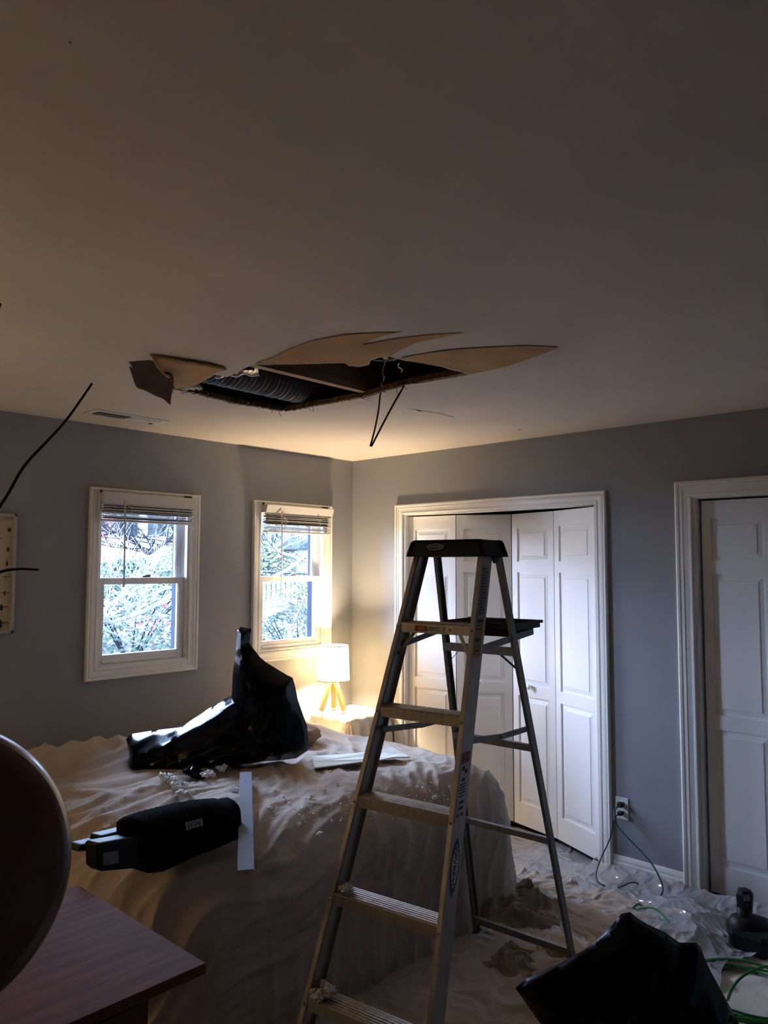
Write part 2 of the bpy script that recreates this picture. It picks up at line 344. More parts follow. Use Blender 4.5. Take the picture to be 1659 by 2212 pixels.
for x in gx:
    for y in gy:
        if X0 < x < X1 - .01 and Y0 < y < Y1 - .01 and not (-3.1 <= x <= -1.0 and -3.1 <= y <= -0.9): pts.append(Vector((x, y)))
for x in fx:
    for y in fy:
        if pold((x, y), HOLE) > 0.02: pts.append(Vector((x + R_.uniform(-.004, .004), y + R_.uniform(-.004, .004))))
res = geometry.delaunay_2d_cdt(pts, edges, [], 0, 1e-5)
cv, cf = res[0], res[2]
b = MB(); vs_ = [Vector((v.x, v.y, CZ + sag(v.x, v.y))) for v in cv]; fs = []
for f in cf:
    c = sum((cv[i] for i in f), Vector((0, 0))) / len(f)
    if not inside(c, HOLE): fs.append(tuple(f))
b.add(vs_, fs); b.add([v + Vector((0, 0, .012)) for v in vs_], [tuple(reversed(f)) for f in fs])
for i in range(nh):
    p, q = HOLE[i], HOLE[(i + 1) % nh]; zp, zq = CZ + sag(p[0], p[1]), CZ + sag(q[0], q[1])
    b.add([(p[0], p[1], zp), (q[0], q[1], zq), (q[0], q[1], zq + .012), (p[0], p[1], zp + .012)], [(0, 1, 2, 3)])
ce = b.build('ceiling', M['ceil'], smooth=True, recalc=False); structure(ce, 'off-white plasterboard ceiling with a torn open hole')
# brown peeled areas of the ceiling paper (thin, hugging the sagging board)
def hug(poly2, off=0.0035):
    poly2 = [Vector(p) for p in poly2]; n = len(poly2)
    P = list(poly2); x0 = min(p.x for p in P); x1 = max(p.x for p in P); y0 = min(p.y for p in P); y1 = max(p.y for p in P); s = .02; x = x0
    while x < x1:
        y = y0
        while y < y1:
            if inside((x, y), poly2) and pold((x, y), poly2) > .008: P.append(Vector((x, y)))
            y += s
        x += s
    r = geometry.delaunay_2d_cdt(P, [(i, (i + 1) % n) for i in range(n)], [], 0, 1e-5)
    return [Vector((v.x, v.y, CZ - off + sag(v.x, v.y))) for v in r[0]], [tuple(f) for f in r[2] if inside(sum((r[0][i] for i in f), Vector((0, 0))) / len(f), poly2)]
def spl(pts, n=8):
    out = []
    for i in range(len(pts) - 1):
        p0 = Vector(pts[max(i - 1, 0)]); p1 = Vector(pts[i]); p2 = Vector(pts[i + 1]); p3 = Vector(pts[min(i + 2, len(pts) - 1)])
        for k in range(n):
            t = k / n; out.append(0.5 * ((2 * p1) + (p2 - p0) * t + (2 * p0 - 5 * p1 + 4 * p2 - p3) * t * t + (3 * p1 - p0 - 3 * p2 + p3) * t ** 3))
    out.append(Vector(pts[-1])); return out
strip_a = [cpx(*q) for q in [(532, 777), (560, 766), (590, 757), (625, 742), (680, 727), (735, 717), (800, 711), (870, 706), (830, 715), (790, 729), (783, 734), (800, 731), (860, 722), (930, 713), (1012, 710), (960, 718), (900, 730), (860, 745), (843, 757), (815, 759), (800, 764), (795, 776), (775, 781), (752, 777), (746, 769), (640, 770), (545, 771)]]
strip_b = [cpx(*q) for q in [(862, 765), (880, 757), (930, 750), (1000, 745), (1070, 741), (1140, 739), (1208, 744), (1170, 756), (1100, 776), (1050, 790), (1016, 799), (960, 787), (905, 776)]]
for sp in (strip_a, strip_b):
    v_, f_ = hug(sp); o = MB().add(v_, f_).build('torn_paper', M['paper'], ce, smooth=True); o['label'] = 'brown strip where the face paper has peeled off'
# torn edge of the board along the far and right sides of the hole
for nm, pl in (('broken_edge', far[2:]), ('broken_edge', right)):
    b = MB(); jp = jag(pl, 0.007, 0.012, 21)
    for i in range(len(jp) - 1):
        a, c = jp[i], jp[i + 1]
        z0 = CZ - 0.004 - 0.006 * abs(nz((i * .7, 1, 2))); ia = (Vector((-1.85, -1.6)) - a).normalized() * .009; ic = (Vector((-1.85, -1.6)) - c).normalized() * .009; b.add([(a.x - ia.x, a.y - ia.y, z0), (c.x - ic.x, c.y - ic.y, z0), (c.x + ic.x, c.y + ic.y, z0 + .002), (a.x + ia.x, a.y + ia.y, z0 + .002), (c.x + ic.x * .6, c.y + ic.y * .6, CZ + .02), (a.x + ia.x * .6, a.y + ia.y * .6, CZ + .02)], [(0, 1, 2, 3), (3, 2, 4, 5)])
    for k in range(7):
        i = R_.randrange(len(jp) - 2); p = jp[i]; l = R_.uniform(.01, .035)
        b.tube([(p.x, p.y, CZ), (p.x + R_.uniform(-.01, .01), p.y + R_.uniform(-.01, .01), CZ - l * .6), (p.x + R_.uniform(-.02, .02), p.y - .01, CZ - l)], 0.0012, 4)
    md = b.build(nm, M['paper_edge'], ce); md['label'] = 'ragged brown broken edge of the hole'
# small ceiling marks
for q, r in (((905, 887), .010), ((1122, 928), .006), ((780, 734), .006), ((875, 765), .005), ((152, 91), .0012)):
    p = onp(*q, 2, CZ - .001); pl = [(p.x + r * 2 * math.cos(a) * 1.0, p.y + r * .6 * math.sin(a), CZ - .0015 + sag(p.x, p.y)) for a in [k * PI / 5 for k in range(10)]]
    MB().sheet(pl, (0, 0, -1), .001).build('nail_pop', M['paper_edge'], ce)
pc = [onp(x, y, 2, CZ - .001) for x, y in ((780, 860), (812, 868), (848, 876), (905, 886), (950, 893), (980, 901))]
MB().tube([p + Vector((0, 0, -.0005)) for p in pc], .0009, 4).build('crack', M['paper_edge'], ce)
pc = [onp(x, y, 2, CZ - .001) for x, y in ((1016, 800), (1050, 794), (1075, 789), (1110, 782), (1140, 775), (1175, 763))]
MB().tube([p + Vector((0, 0, -.0005)) for p in pc], .0012, 4).build('crack', M['paper_edge'], ce)

# hanging flap of plasterboard ---------------------------------------------------
fp = onp(330, 790, 2, CZ - .03)
fl = thing('plasterboard_flap', fp, 'torn brown flap of plasterboard hanging from the left end of the ceiling hole', 'plasterboard flap')
top = [onp(x, y, 2, CZ + sag(*cpx(x, y)) - .002) for x, y in ((324, 766), (372, 774), (420, 783), (455, 790), (490, 797))]
low = [onp(x, y, 2, CZ - z) for x, y, z in ((372, 812, .055), (378, 838, .03), (405, 836, .02), (432, 826, .016), (462, 808, .008))]
b = MB()
tp, lp = spl([t for t in top], 5), spl(low, 5)
n_ = len(tp)
def flapfn(u, v):
    i = u * (n_ - 1); k = min(int(i), n_ - 2); t = i - k
    a = tp[k].lerp(tp[k + 1], t); c = lp[k].lerp(lp[k + 1], t); p = a.lerp(c, v)
    p.z -= .022 * math.sin(PI * v) * (1 - u) + .004 * nz(p * 30); return p
b.grid(flapfn, 24, 14)
o = b.build('board_face', M['paper'], fl, smooth=True, recalc=False); o['label'] = 'tan paper face lit by the lamp'
s_ = o.modifiers.new('t', 'SOLIDIFY'); s_.thickness = .006; s_.offset = 0
edge = [onp(271, 771, 2, CZ - .003), onp(282, 800, 2, CZ - .02), onp(295, 834, 2, CZ - .05), onp(315, 843, 2, CZ - .07), onp(338, 855, 2, CZ - .09), onp(352, 860, 2, CZ - .10), onp(368, 874, 2, CZ - .12)]
inner = [onp(324, 765, 2, CZ - .003), onp(338, 772, 2, CZ - .01), onp(352, 779, 2, CZ - .02), onp(345, 796, 2, CZ - .04), onp(352, 802, 2, CZ - .05), onp(372, 811, 2, CZ - .058), onp(372, 838, 2, CZ - .09)]
e1, i1 = spl(edge, 4), spl(inner, 4)
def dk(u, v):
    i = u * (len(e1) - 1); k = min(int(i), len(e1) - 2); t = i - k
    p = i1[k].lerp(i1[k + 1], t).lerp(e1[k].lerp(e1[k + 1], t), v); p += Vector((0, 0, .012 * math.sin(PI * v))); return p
o = MB().grid(dk, 24, 10).build('folded_corner', M['flapshade'], fl, smooth=True, recalc=False); o['label'] = 'brown corner folded down, its shade put into a darker colour'
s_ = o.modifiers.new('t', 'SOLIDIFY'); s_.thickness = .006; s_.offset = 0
o = MB().sheet([onp(418, 783, 2, CZ - .012), onp(431, 785, 2, CZ - .012), onp(433, 792, 2, CZ - .014)], (0, 0, -1), .004).build('torn_notch', M['flapshade'], fl)

# attic timbers, duct, electrical box --------------------------------------------
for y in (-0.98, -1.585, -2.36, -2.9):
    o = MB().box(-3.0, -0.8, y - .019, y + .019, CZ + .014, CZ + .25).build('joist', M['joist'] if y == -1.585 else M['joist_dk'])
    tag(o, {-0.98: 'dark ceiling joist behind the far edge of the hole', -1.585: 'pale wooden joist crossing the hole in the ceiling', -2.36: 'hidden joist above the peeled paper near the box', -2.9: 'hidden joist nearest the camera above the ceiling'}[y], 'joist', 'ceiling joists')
structure(MB().box(-3.4, -.6, -3.3, -.6, CZ + .26, CZ + .28).build('trim_attic_deck', M['joist_dk']))
dt = thing('flexible_duct', (-1.85, -1.24, CZ + .03), 'corrugated silver flexible duct lying inside the ceiling hole', 'duct')
prof = []
for i in range(0, 141):
    h = i / 140 * 1.0; prof.append((.088 + .008 * math.sin(h / .026 * 2 * PI), h))
MB().lathe(prof, (-2.42, -1.20, CZ + .115), 40, (1, .03, 0.0)).build('corrugated_skin', M['duct'], dt, smooth=True)
def foilfn(u, v):
    p = onp(462 + 100 * u, 810 - 10 * u, 2, CZ + .03).lerp(onp(478 + 66 * u, 788 + 2 * u, 2, CZ + .03), v)
    p.z += .01 + .02 * nz(p * 22) + .01 * math.sin(p.x * 120 + p.y * 60) - .05 * abs(v - .5); return p
o = MB().grid(foilfn, 50, 24).build('foil_jacket', M['foil'], dt, smooth=True, recalc=False); o['label'] = 'crumpled shiny foil jacket'
eb = onp(829, 768, 2, CZ + .01)
bx = thing('electrical_box', eb, 'round metal electrical box at the edge of the ceiling hole', 'electrical box')
b = MB(); b.lathe([(.050, .045), (.052, .045), (.052, -.006), (.056, -.008), (.056, -.004), (.049, -.004), (.049, .040), (.001, .042)], eb, 28); b.build('box_can', M['alu_d'], bx, smooth=True, auto=.5)
b = MB(); b.obox(eb + Vector((.0, .0, .0)), (1, .6, 0), (-.6, 1, 0), (0, 0, 1), .045, .008, .002); b.build('mounting_strap', M['alu'], bx)
wpts = spl([dep(*q) for q in ((832, 780, 2.83), (829, 793, 2.84), (826, 805, 2.85), (830, 814, 2.85), (828, 823, 2.86))], 5)
MB().tube(wpts, .0016, 5).build('bare_wire', M['wirewhite'], bx, smooth=True)
wpts = spl([dep(*q) for q in ((862, 784, 2.83), (861, 792, 2.84), (869, 798, 2.85), (867, 804, 2.85))], 5)
MB().tube(wpts, .0032, 5).build('white_wire', M['wirewhite'], bx, smooth=True)
for q0, q1 in (((825, 825), (825, 835)), ((841, 828), (848, 837))):
    MB().tube([dep(*q0, 2.88), dep(*q1, 2.88)], .0035, 8).build('wire_nut', M['wirered'], bx, smooth=True)
tip = onp(800, 963, 2, 2.14)
a0 = onp(822, 850, 2, 2.44); a1 = onp(866, 842, 2, 2.44)
cb = []
for q, z in (((824, 838), 2.50), ((821, 856), 2.405), ((817, 890), 2.31), ((809, 930), 2.215)): cb.append(onp(*q, 2, z))
cb2 = []
for q, z in (((880, 822), 2.50), ((868, 842), 2.405), ((845, 882), 2.30), ((823, 924), 2.215)): cb2.append(onp(*q, 2, z))
o = MB().tube(spl(cb + [tip + Vector((0, .0, .0))] , 6), .0037, 8).build('electrical_cable', M['cordblk'], smooth=True)
tag(o, 'black cable hanging from the hole, left and steeper one of the V', 'cable', 'black cables hanging from the hole')
o = MB().tube(spl(cb2 + [tip + Vector((.004, -.002, -.002))], 6), .0037, 8).build('electrical_cable', M['cordblk'], smooth=True)
tag(o, 'black cable hanging from the hole, right and more slanted one of the V', 'cable', 'black cables hanging from the hole')
# a scrap of insulation caught at the hole edge
b = MB(); c0 = onp(402, 842, 2, CZ - .002)
for k in range(9): b.blob(onp(392 + 5 * k, 834 + (k % 3) * 2, 2, CZ - .012), .010 + .006 * R_.random(), .9, 4, 2, k, (1.4, .8, .8))
tag(b.build('insulation_clump', M['fluff']), 'pale wisp of insulation caught on the far left edge of the ceiling hole', 'insulation', 'clumps of insulation fluff')

# ceiling register ----------------------------------------------------------------
rg = thing('ceiling_register', (-1.975, -.33, CZ), 'white metal air register in the ceiling above the left window', 'vent')
MB().box(-2.185, -1.772, -.392, -.268, CZ - .006, CZ - .0005).build('face_plate', M['white'], rg, bevel=.002)
b = MB(); b.box(-2.152, -1.975, -.366, -.294, CZ - .0085, CZ - .0062); b.build('damper_opening', M['dark'], rg)
for k in range(12):
    x = -2.147 + k * .0148; b = MB(); b.obox((x, -.33, CZ - .010), (1, 0, .6), (0, 1, 0), (-.6, 0, 1), .004, .036, .0006); b.build('louver', M['slat'], rg)
MB().box(-1.958, -1.80, -.366, -.294, CZ - .0085, CZ - .006).build('closed_grille', M['slat'], rg, bevel=.001)
MB().box(-1.83, -1.818, -.30, -.285, CZ - .016, CZ - .006).build('lever', M['rivet'], rg)

# ================================================================== TRIM, WINDOWS
CAS = [(0, 0), (0, .010), (.004, .014), (.012, .014), (.014, .011), (.034, .016), (.036, .019), (.046, .019), (.048, .016), (.052, .022), (.060, .024), (.066, .020), (.066, 0)]
def casing(x0, x1, z0, z1, wdt, plane, closed):
    """mitred moulding round an opening; plane 'Y' = on the window wall, 'X' = on the closet wall"""
    k = wdt / .066; b = MB(); loops = []
    corners = [(x0, z0, -1, -1 if closed else 0), (x0, z1, -1, 1), (x1, z1, 1, 1), (x1, z0, 1, -1 if closed else 0)]
    for (x, z, sx, sz) in corners:
        lp_ = []
        for o_, h in CAS:
            a, c = x + sx * o_ * k, z + sz * o_ * k
            lp_.append((a, -h, c) if plane == 'Y' else (-h, a, c))
        loops.append(lp_)
    n = len(CAS); vs_ = [p for l in loops for p in l]; fs = []
    for s in range(4 if closed else 3):
        a, c = s * n, ((s + 1) % 4) * n
        fs += [(a + i, a + i + 1, c + i + 1, c + i) for i in range(n - 1)]
    return b.add(vs_, fs)
def window(idx, x0, x1, zoff, blabel, dx):
    wn = thing('window_%d' % idx, ((x0 + x1) / 2, 0, WZ0), None, None); wn['kind'] = 'structure'; wn['label'] = 'white double-hung sash window'
    del_ = None
    casing(x0, x1, WZ0, WZ1, .062, 'Y', True).build('casing', M['trim'], wn, auto=.5)
    b = MB(); t = .004      # jamb liner
    b.box(x0, x0 + .012, 0.0, .095, WZ0, WZ1); b.box(x1 - .012, x1, 0.0, .095, WZ0, WZ1); b.box(x0 + .012, x1 - .012, 0, .095, WZ1 - .012, WZ1); b.box(x0 + .012, x1 - .012, 0, .095, WZ0, WZ0 + .014)
    e = MB(); e.box(x0, x0 + .016, .0955, .152, WZ0, WZ1); e.box(x1 - .016, x1, .0955, .152, WZ0, WZ1); e.box(x0 + .016, x1 - .016, .0955, .152, WZ1 - .016, WZ1); e.box(x0 + .016, x1 - .016, .0955, .152, WZ0, WZ0 + .016); e.build('screen_track', M['screen'], wn)
    for s in (x0 + .012, x1 - .018):  # tracks
        b.box(s, s + .006, .058, .064, WZ0, WZ1); b.box(s, s + .006, .094, .100, WZ0, WZ1)
    b.build('jamb', M['vinyl'], wn)
    zm = 1.583
    def sash(nm, y, za, zb, st, bt, tp_):
        a, c = x0 + .014, x1 - .014
        f = MB(); f.box(a, a + st, y, y + .03, za, zb); f.box(c - st, c, y, y + .03, za, zb); f.box(a + st, c - st, y + .0005, y + .0295, za, za + bt); f.box(a + st, c - st, y + .0005, y + .0295, zb - tp_, zb)
        f.box(a + st - .004, a + st + .004, y + .006, y + .024, za + bt, zb - tp_); f.box(c - st - .004, c - st + .004, y + .006, y + .024, za + bt, zb - tp_)
        s_ = f.build(nm, M['vinyl'], wn, bevel=.0012)
        g = MB().box(a + st, c - st, y + .013, y + .017, za + bt, zb - tp_).build('glass_pane', M['glass'], s_)
        return s_
    lo = sash('lower_sash', .022, WZ0 + .014, zm + .016, .036, .052, .036)
    sash('upper_sash', .062, zm - .018, WZ1 - .012, .032, .034, .036)
    l = MB(); l.obox(((x0 + x1) / 2 + .02, .03, zm + .022), (1, 0, 0), (0, 1, 0), (0, 0, 1), .025, .012, .005); l.obox(((x0 + x1) / 2 + .03, .022, zm + .030), (1, .3, 0), (-.3, 1, 0), (0, 0, 1), .018, .006, .004)
    lk = l.build('sash_lock', M['alu_d'], lo, bevel=.002)
    MB().box(x0 + .014 + .03, x1 - .05, .014, .024, WZ0 + .022, WZ0 + .04).build('lift_rail', M['vinyl'], lo, bevel=.003)
window(1, *WIN[0], 0, '', 0)
window(2, *WIN[1], 0, '', 0)
def blind(x0, x1, label, tilt, zbot):
    bl = thing('window_blind', ((x0 + x1) / 2, -.03, 2.06), label, 'blind', 'raised window blinds')
    zt = 2.068
    MB().box(x0, x1, -.058, -.006, zt - .05, zt).build('headrail', M['slat'], bl, bevel=.002)
    v = MB(); v.obox(((x0 + x1) / 2, -.064, zt - .031), (1, 0, 0), (0, -.12 - tilt, 1), (0, 1, .12 + tilt), (x1 - x0) / 2 + .006, .030, .003); v.build('valance', M['slat'], bl, bevel=.002)
    n = 16; z = zt - .050
    dz = (z - zbot) / n
    for k in range(n):
        s_ = MB(); ang = R_.uniform(-.25, .25) * (1.2 if k < 10 else .5); sh = R_.uniform(-.004, .004); zz = z - dz * (k + .5)
        s_.obox(((x0 + x1) / 2 + sh, -.034 + R_.uniform(-.004, .004), zz), (1, 0, R_.uniform(-.004, .004)), (0, math.cos(ang), math.sin(ang)), (0, -math.sin(ang), math.cos(ang)), (x1 - x0) / 2 - .008, .024, .0013)
        s_.build('slat', M['slat'], bl)
    MB().box(x0 + .008, x1 - .008, -.058, -.010, zbot - .014, zbot - .001).build('bottom_rail', M['slat'], bl, bevel=.003)
    for xx in (x0 + .15, x1 - .13):
        b_ = MB()
        for k in range(3):
            b_.tube(spl([(xx + R_.uniform(-.01, .01), -.060, z), (xx + R_.uniform(-.02, .02), -.066 - .004 * k, z - .03), (xx + R_.uniform(-.025, .025), -.064, z - .06), (xx, -.061, zbot)], 6), .0009, 4)
        b_.build('ladder_string', M['wirewhite'], bl)
    b_ = MB(); p0 = (x0 + .115, -.072, z + .01)
    b_.tube([p0, (x0 + .118, -.074, z - .10), (x0 + .124, -.070, 1.55)], .0042, 6); b_.build('tilt_wand', M['slat'], bl, smooth=True)
    for xx in (x0 - .005, x1 - .06):
        MB().box(xx, xx + (.006 if xx < x0 else .045), -.034, -.022, zt - .002, zt + .012).build('bracket', M['blackpl'], bl)
    return bl
blind(-1.955, -1.372, 'white slatted blind pulled up at the top of the left window', 0.0, 1.922)
blind(-0.842, -0.262, 'white slatted blind pulled up at the top of the right window by the corner', 0.25, 1.900)

# closets -------------------------------------------------------------------------
casing(CL[0][0], CL[0][1], 0.0, DZ - .005, .066, 'X', False).build('trim_1', M['trim'], auto=.5)['kind'] = 'structure'
casing(CL[1][0], CL[1][1], 0.0, DZ - .005, .084, 'X', False).build('trim_2', M['trim'], auto=.5)['kind'] = 'structure'
b = MB()
for y0, y1 in CL:
    b.box(.0, .12, y0 - .001, y0 + .014, 0, DZ); b.box(.0, .12, y1 - .014, y1 + .001, 0, DZ); b.box(.0, .12, y0 + .014, y1 - .014, DZ - .012, DZ + .001)
structure(b.build('trim_jambs', M['trim']))
def leaf(parent, P0, P1, knob=None, first=False):
    """one bifold leaf from P0 to P1 (plan points), panelled on the room side"""
    P0 = Vector((*P0, 0)); P1 = Vector((*P1, 0)); L_ = (P1 - P0).length; A = (P1 - P0).normalized(); Nn = Vector((A.y, -A.x, 0))
    if Nn.x > 0: Nn = -Nn          # towards the room
    z0, z1 = .055, 2.008; T = .034; st = .048
    pan = [(.19, .855), (.925, 1.632), (1.70, 1.915)]
    def pt(a, n, z): return P0 + A * a + Nn * n + Vector((0, 0, z))
    b = MB(); g = .002
    def bx_(a0, a1, n0, n1, za, zb): b.prism([(a0, n0), (a1, n0), (a1, n1), (a0, n1)], P0 + Vector((0, 0, za)), P0 + Vector((0, 0, zb)), A, Nn)
    bx_(g, L_ - g, -T, -.010, z0, z1)
    bx_(g, st, -.010, 0, z0, z1); bx_(L_ - st, L_ - g, -.010, 0, z0, z1)
    zs = [z0] + [v for p in pan for v in p] + [z1]
    for i in range(0, len(zs), 2): bx_(st, L_ - st, -.010, 0, zs[i], zs[i + 1])
    o = b.build('door_leaf', M['door'], parent)
    for za, zb in pan:                 # raised fields with sloped margins
        q = MB(); i0, i1 = .003, .034
        o4 = [(st + i0, za + i0), (L_ - st - i0, za + i0), (L_ - st - i0, zb - i0), (st + i0, zb - i0)]
        m4 = [(st + i1 * .35, za + i1 * .35), (L_ - st - i1 * .35, za + i1 * .35), (L_ - st - i1 * .35, zb - i1 * .35), (st + i1 * .35, zb - i1 * .35)]
        n4 = [(st + i1, za + i1), (L_ - st - i1, za + i1), (L_ - st - i1, zb - i1), (st + i1, zb - i1)]
        k4 = [(a + (.002 if a < L_ / 2 else -.002), z + (.002 if z < (za + zb) / 2 else -.002)) for a, z in n4]
        vv = [pt(a, -.0098, z) for a, z in m4] + [pt(a, -.0055, z) for a, z in n4] + [pt(a, -.0022, z) for a, z in k4]
        q.add(vv, [(i, (i + 1) % 4, 4 + (i + 1) % 4, 4 + i) for i in range(4)] + [(4 + i, 4 + (i + 1) % 4, 8 + (i + 1) % 4, 8 + i) for i in range(4)] + [(8, 9, 10, 11)])
        q.build('raised_panel', M['door'], o)
    if knob is not None:
        q = MB(); q.lathe([(.001, .034), (.012, .033), (.018, .026), (.016, .018), (.008, .012), (.009, .004), (.012, 0)], pt(knob, 0, .92), 16, Nn); q.build('knob', M['door'], o, smooth=True)
    return o
def door_thing(name, loc, label):
    o = thing(name, loc, None, None); o['kind'] = 'structure'; o['label'] = label; return o
d1 = door_thing('door_1', (.05, -.86, 0), 'white panelled bifold closet door, left pair of the left closet')
leaf(d1, (.040, -.515), (.092, -.878)); leaf(d1, (.094, -.880), (.270, -1.198), knob=.16)
d2 = door_thing('door_2', (.05, -1.57, 0), 'white panelled bifold closet door, right pair of the left closet')
leaf(d2, (.262, -1.206), (.180, -1.562), knob=.16); leaf(d2, (.179, -1.564), (.020, -1.926))
d3 = door_thing('door_3', (.05, -2.7, 0), 'white panelled bifold closet door of the right closet')
leaf(d3, (.052, -2.500), (.052, -2.850)); leaf(d3, (.052, -2.853), (.052, -3.20), knob=.16)
leaf(d3, (.052, -3.203), (.052, -3.553)); leaf(d3, (.052, -3.556), (.052, -3.905))
# baseboards
BB = [(0, 0), (-.014, 0), (-.014, .090), (-.011, .098), (-.011, .110), (-.007, .124), (-.004, .130), (0, .130)]
b = MB()
for y0, y1 in ((-2.393, -2.006), (-.434, -.0), (YN, -4.006)): b.prism(BB, (0, y0, 0), (0, y1, 0), (1, 0, 0), (0, 0, 1))
structure(b.build('baseboard_right', M['trim']))
b = MB(); b.prism([(-a, z) for a, z in BB], (XL, 0, 0), (0, 0, 0), (0, -1, 0), (0, 0, 1)); structure(b.build('baseboard_left', M['trim']))

# outlet --------------------------------------------------------------------------
ot = thing('wall_outlet', (0, -2.066, .38), 'white duplex wall outlet with two plugs, right of the left closet', 'outlet')
MB().box(-.006, 0, -2.100, -2.028, .322, .436).build('cover_plate', M['white'], ot, bevel=.002)
for z in (.402, .357):
    MB().lathe([(.0005, .009), (.015, .009), (.017, .006), (.017, 0)], (0, -2.064, z), 20, (-1, 0, 0)).build('socket', M['white'], ot)
def cord(name, pts, r, m, label, cat='cord', parent=None, group=None):
    o = MB().tube(spl(pts, 8), r, 8).build(name, m, parent, smooth=True)
    if parent is None: tag(o, label, cat, group)
    return o
ca = thing('power_cord', (-.03, -2.06, .35), 'thin black power cord plugged into the lower socket of the wall outlet', 'cord')
MB().obox((-.024, -2.064, .357), (1, 0, 0), (0, 1, 0), (0, 0, 1), .017, .013, .010).build('plug', M['cordblk'], ca, bevel=.004)
cord('cable', [(-.04, -2.062, .357), (-.065, -2.055, .345), onp(1326, 1772, 0, -.09), onp(1318, 1810, 0, -.10), onp(1299, 1853, 0, -.12), onp(1288, 1885, 0, -.16), onp(1292, 1905, 2, .04), onp(1310, 1915, 2, .02)], .0032, M['cordblk'], None, parent=ca)
cord('cable', [onp(1332, 1918, 2, .02), onp(1345, 1914, 2, .05), onp(1362, 1907, 2, .05), onp(1374, 1907, 2, .05), onp(1388, 1913, 2, .03)], .0034, M['cordblk'], None, parent=ca)
cg = thing('extension_cord', (-.03, -2.06, .40), 'long green extension cord from the outlet to a coil on the floor', 'cord')
MB().obox((-.024, -2.064, .402), (1, 0, 0), (0, 1, 0), (0, 0, 1), .018, .014, .012).build('plug', M['cordblk'], cg, bevel=.004)
cord('cable', [(-.04, -2.062, .400), (-.075, -2.055, .38), onp(1328, 1768, 0, -.10), onp(1332, 1782, 0, -.10), onp(1352, 1806, 0, -.11), onp(1384, 1838, 0, -.12), onp(1412, 1872, 0, -.14), onp(1430, 1910, 0, -.17), onp(1430, 1930, 0, -.20), onp(1417, 1943, 2, .03)], .0042, M['greend'], None, parent=cg)
cord('cable', [onp(1366, 1962, 2, .03), onp(1376, 1954, 2, .06), onp(1384, 1953, 2, .03)], .005, M['green'], None, parent=cg)
cord('cable', [onp(1380, 1963, 2, .06), onp(1405, 1960, 2, .09), onp(1425, 1970, 2, .09), onp(1443, 1990, 2, .08), onp(1455, 2012, 2, .06), onp(1465, 2040, 2, .02), onp(1500, 2090, 2, .012), onp(1545, 2125, 2, .012)], .005, M['green'], None, parent=cg)
pts = []
cc = onp(1612, 2150, 2, .01)
for k in range(0, 130):
    a = k * 2 * PI / 26; r = .20 + .012 * math.sin(a * .37) + .006 * (k / 26); pts.append((cc.x + r * math.cos(a) + .02 * math.sin(k * .11), cc.y + r * .95 * math.sin(a) + .02 * math.cos(k * .13), .012 + .007 * (k / 26) + .004 * math.sin(a * 2.3)))
o = MB().tube(pts, .0052, 7).build('coil', M['green'], cg, smooth=True)
cord('cable', [onp(1572, 2160, 2, .03), onp(1582, 2135, 2, .09), onp(1600, 2112, 2, .14), onp(1630, 2095, 2, .16), onp(1662, 2088, 2, .15), onp(1700, 2100, 2, .10), onp(1740, 2130, 2, .02)], .0052, M['green'], None, parent=cg)

# ================================================================== STEPLADDER
LX, LY, LYAW, W0, KW, KF, WR0, KR, KWR, HT, B0, SP, H1 = -1.5985, -2.1818, -1.437, .1471, .063, .36, .1516, .2865, .0527, 1.7187, .0718, .2985, 1.458
A_ = Vector((math.cos(LYAW), math.sin(LYAW), 0)); B_ = Vector((math.sin(LYAW), -math.cos(LYAW), 0)); Z_ = Vector((0, 0, 1)); LO = Vector((LX, LY, 0))
def fr(s, z): t = HT - z; return LO + A_ * (s * (W0 + KW * t)) + B_ * (B0 + KF * t) + Z_ * z
def re(s, z): t = HT - z; return LO + A_ * (s * (WR0 + KWR * t)) - B_ * (B0 + KR * t - (.032 if s > 0 else 0)) + Z_ * z
ld = thing('stepladder', LO, 'six-foot aluminium stepladder with black top cap standing at the foot of the bed', 'ladder')
for s in (-1, 1):
    wb, fl_, t = .085, .016, .0022
    sec = [(0, 0), (-s * fl_, 0), (-s * fl_, -t), (-s * t, -t), (-s * t, -.028), (-s * t * 2.2, -.031), (-s * t * 2.2, -.052), (-s * t, -.055), (-s * t, -wb + t), (-s * fl_, -wb + t), (-s * fl_, -wb), (0, -wb)]
    o = MB().prism(sec, fr(s, .03), fr(s, HT), A_, B_).build('front_rail', M['alu'], ld)
    for i in range(5):
        z = H1 - i * SP - .018; c = fr(s, z) - A_ * s * fl_ * .5
        MB().lathe([(.0005, .003), (.004, .0028), (.0052, .0008), (.0052, 0)], c, 12, B_).build('rivet', M['rivet'], o, smooth=True)
    MB().obox(fr(s, .02) - A_ * s * .008 - B_ * .04, A_, B_, Z_, .015, .05, .02).build('rubber_foot', M['blackpl'], o, bevel=.004)
    wb, fl_ = .040, .014
    sec = [(0, 0), (-s * fl_, 0), (-s * fl_, -t), (-s * t, -t), (-s * t, -wb + t), (-s * fl_, -wb + t), (-s * fl_, -wb), (0, -wb)]
    o = MB().prism(sec, re(s, .03), re(s, HT), A_, B_).build('rear_rail', M['alu_d'], ld)
    MB().obox(re(s, .02) - A_ * s * .006 - B_ * .02, A_, B_, Z_, .013, .026, .02).build('rubber_foot', M['blackpl'], o, bevel=.004)
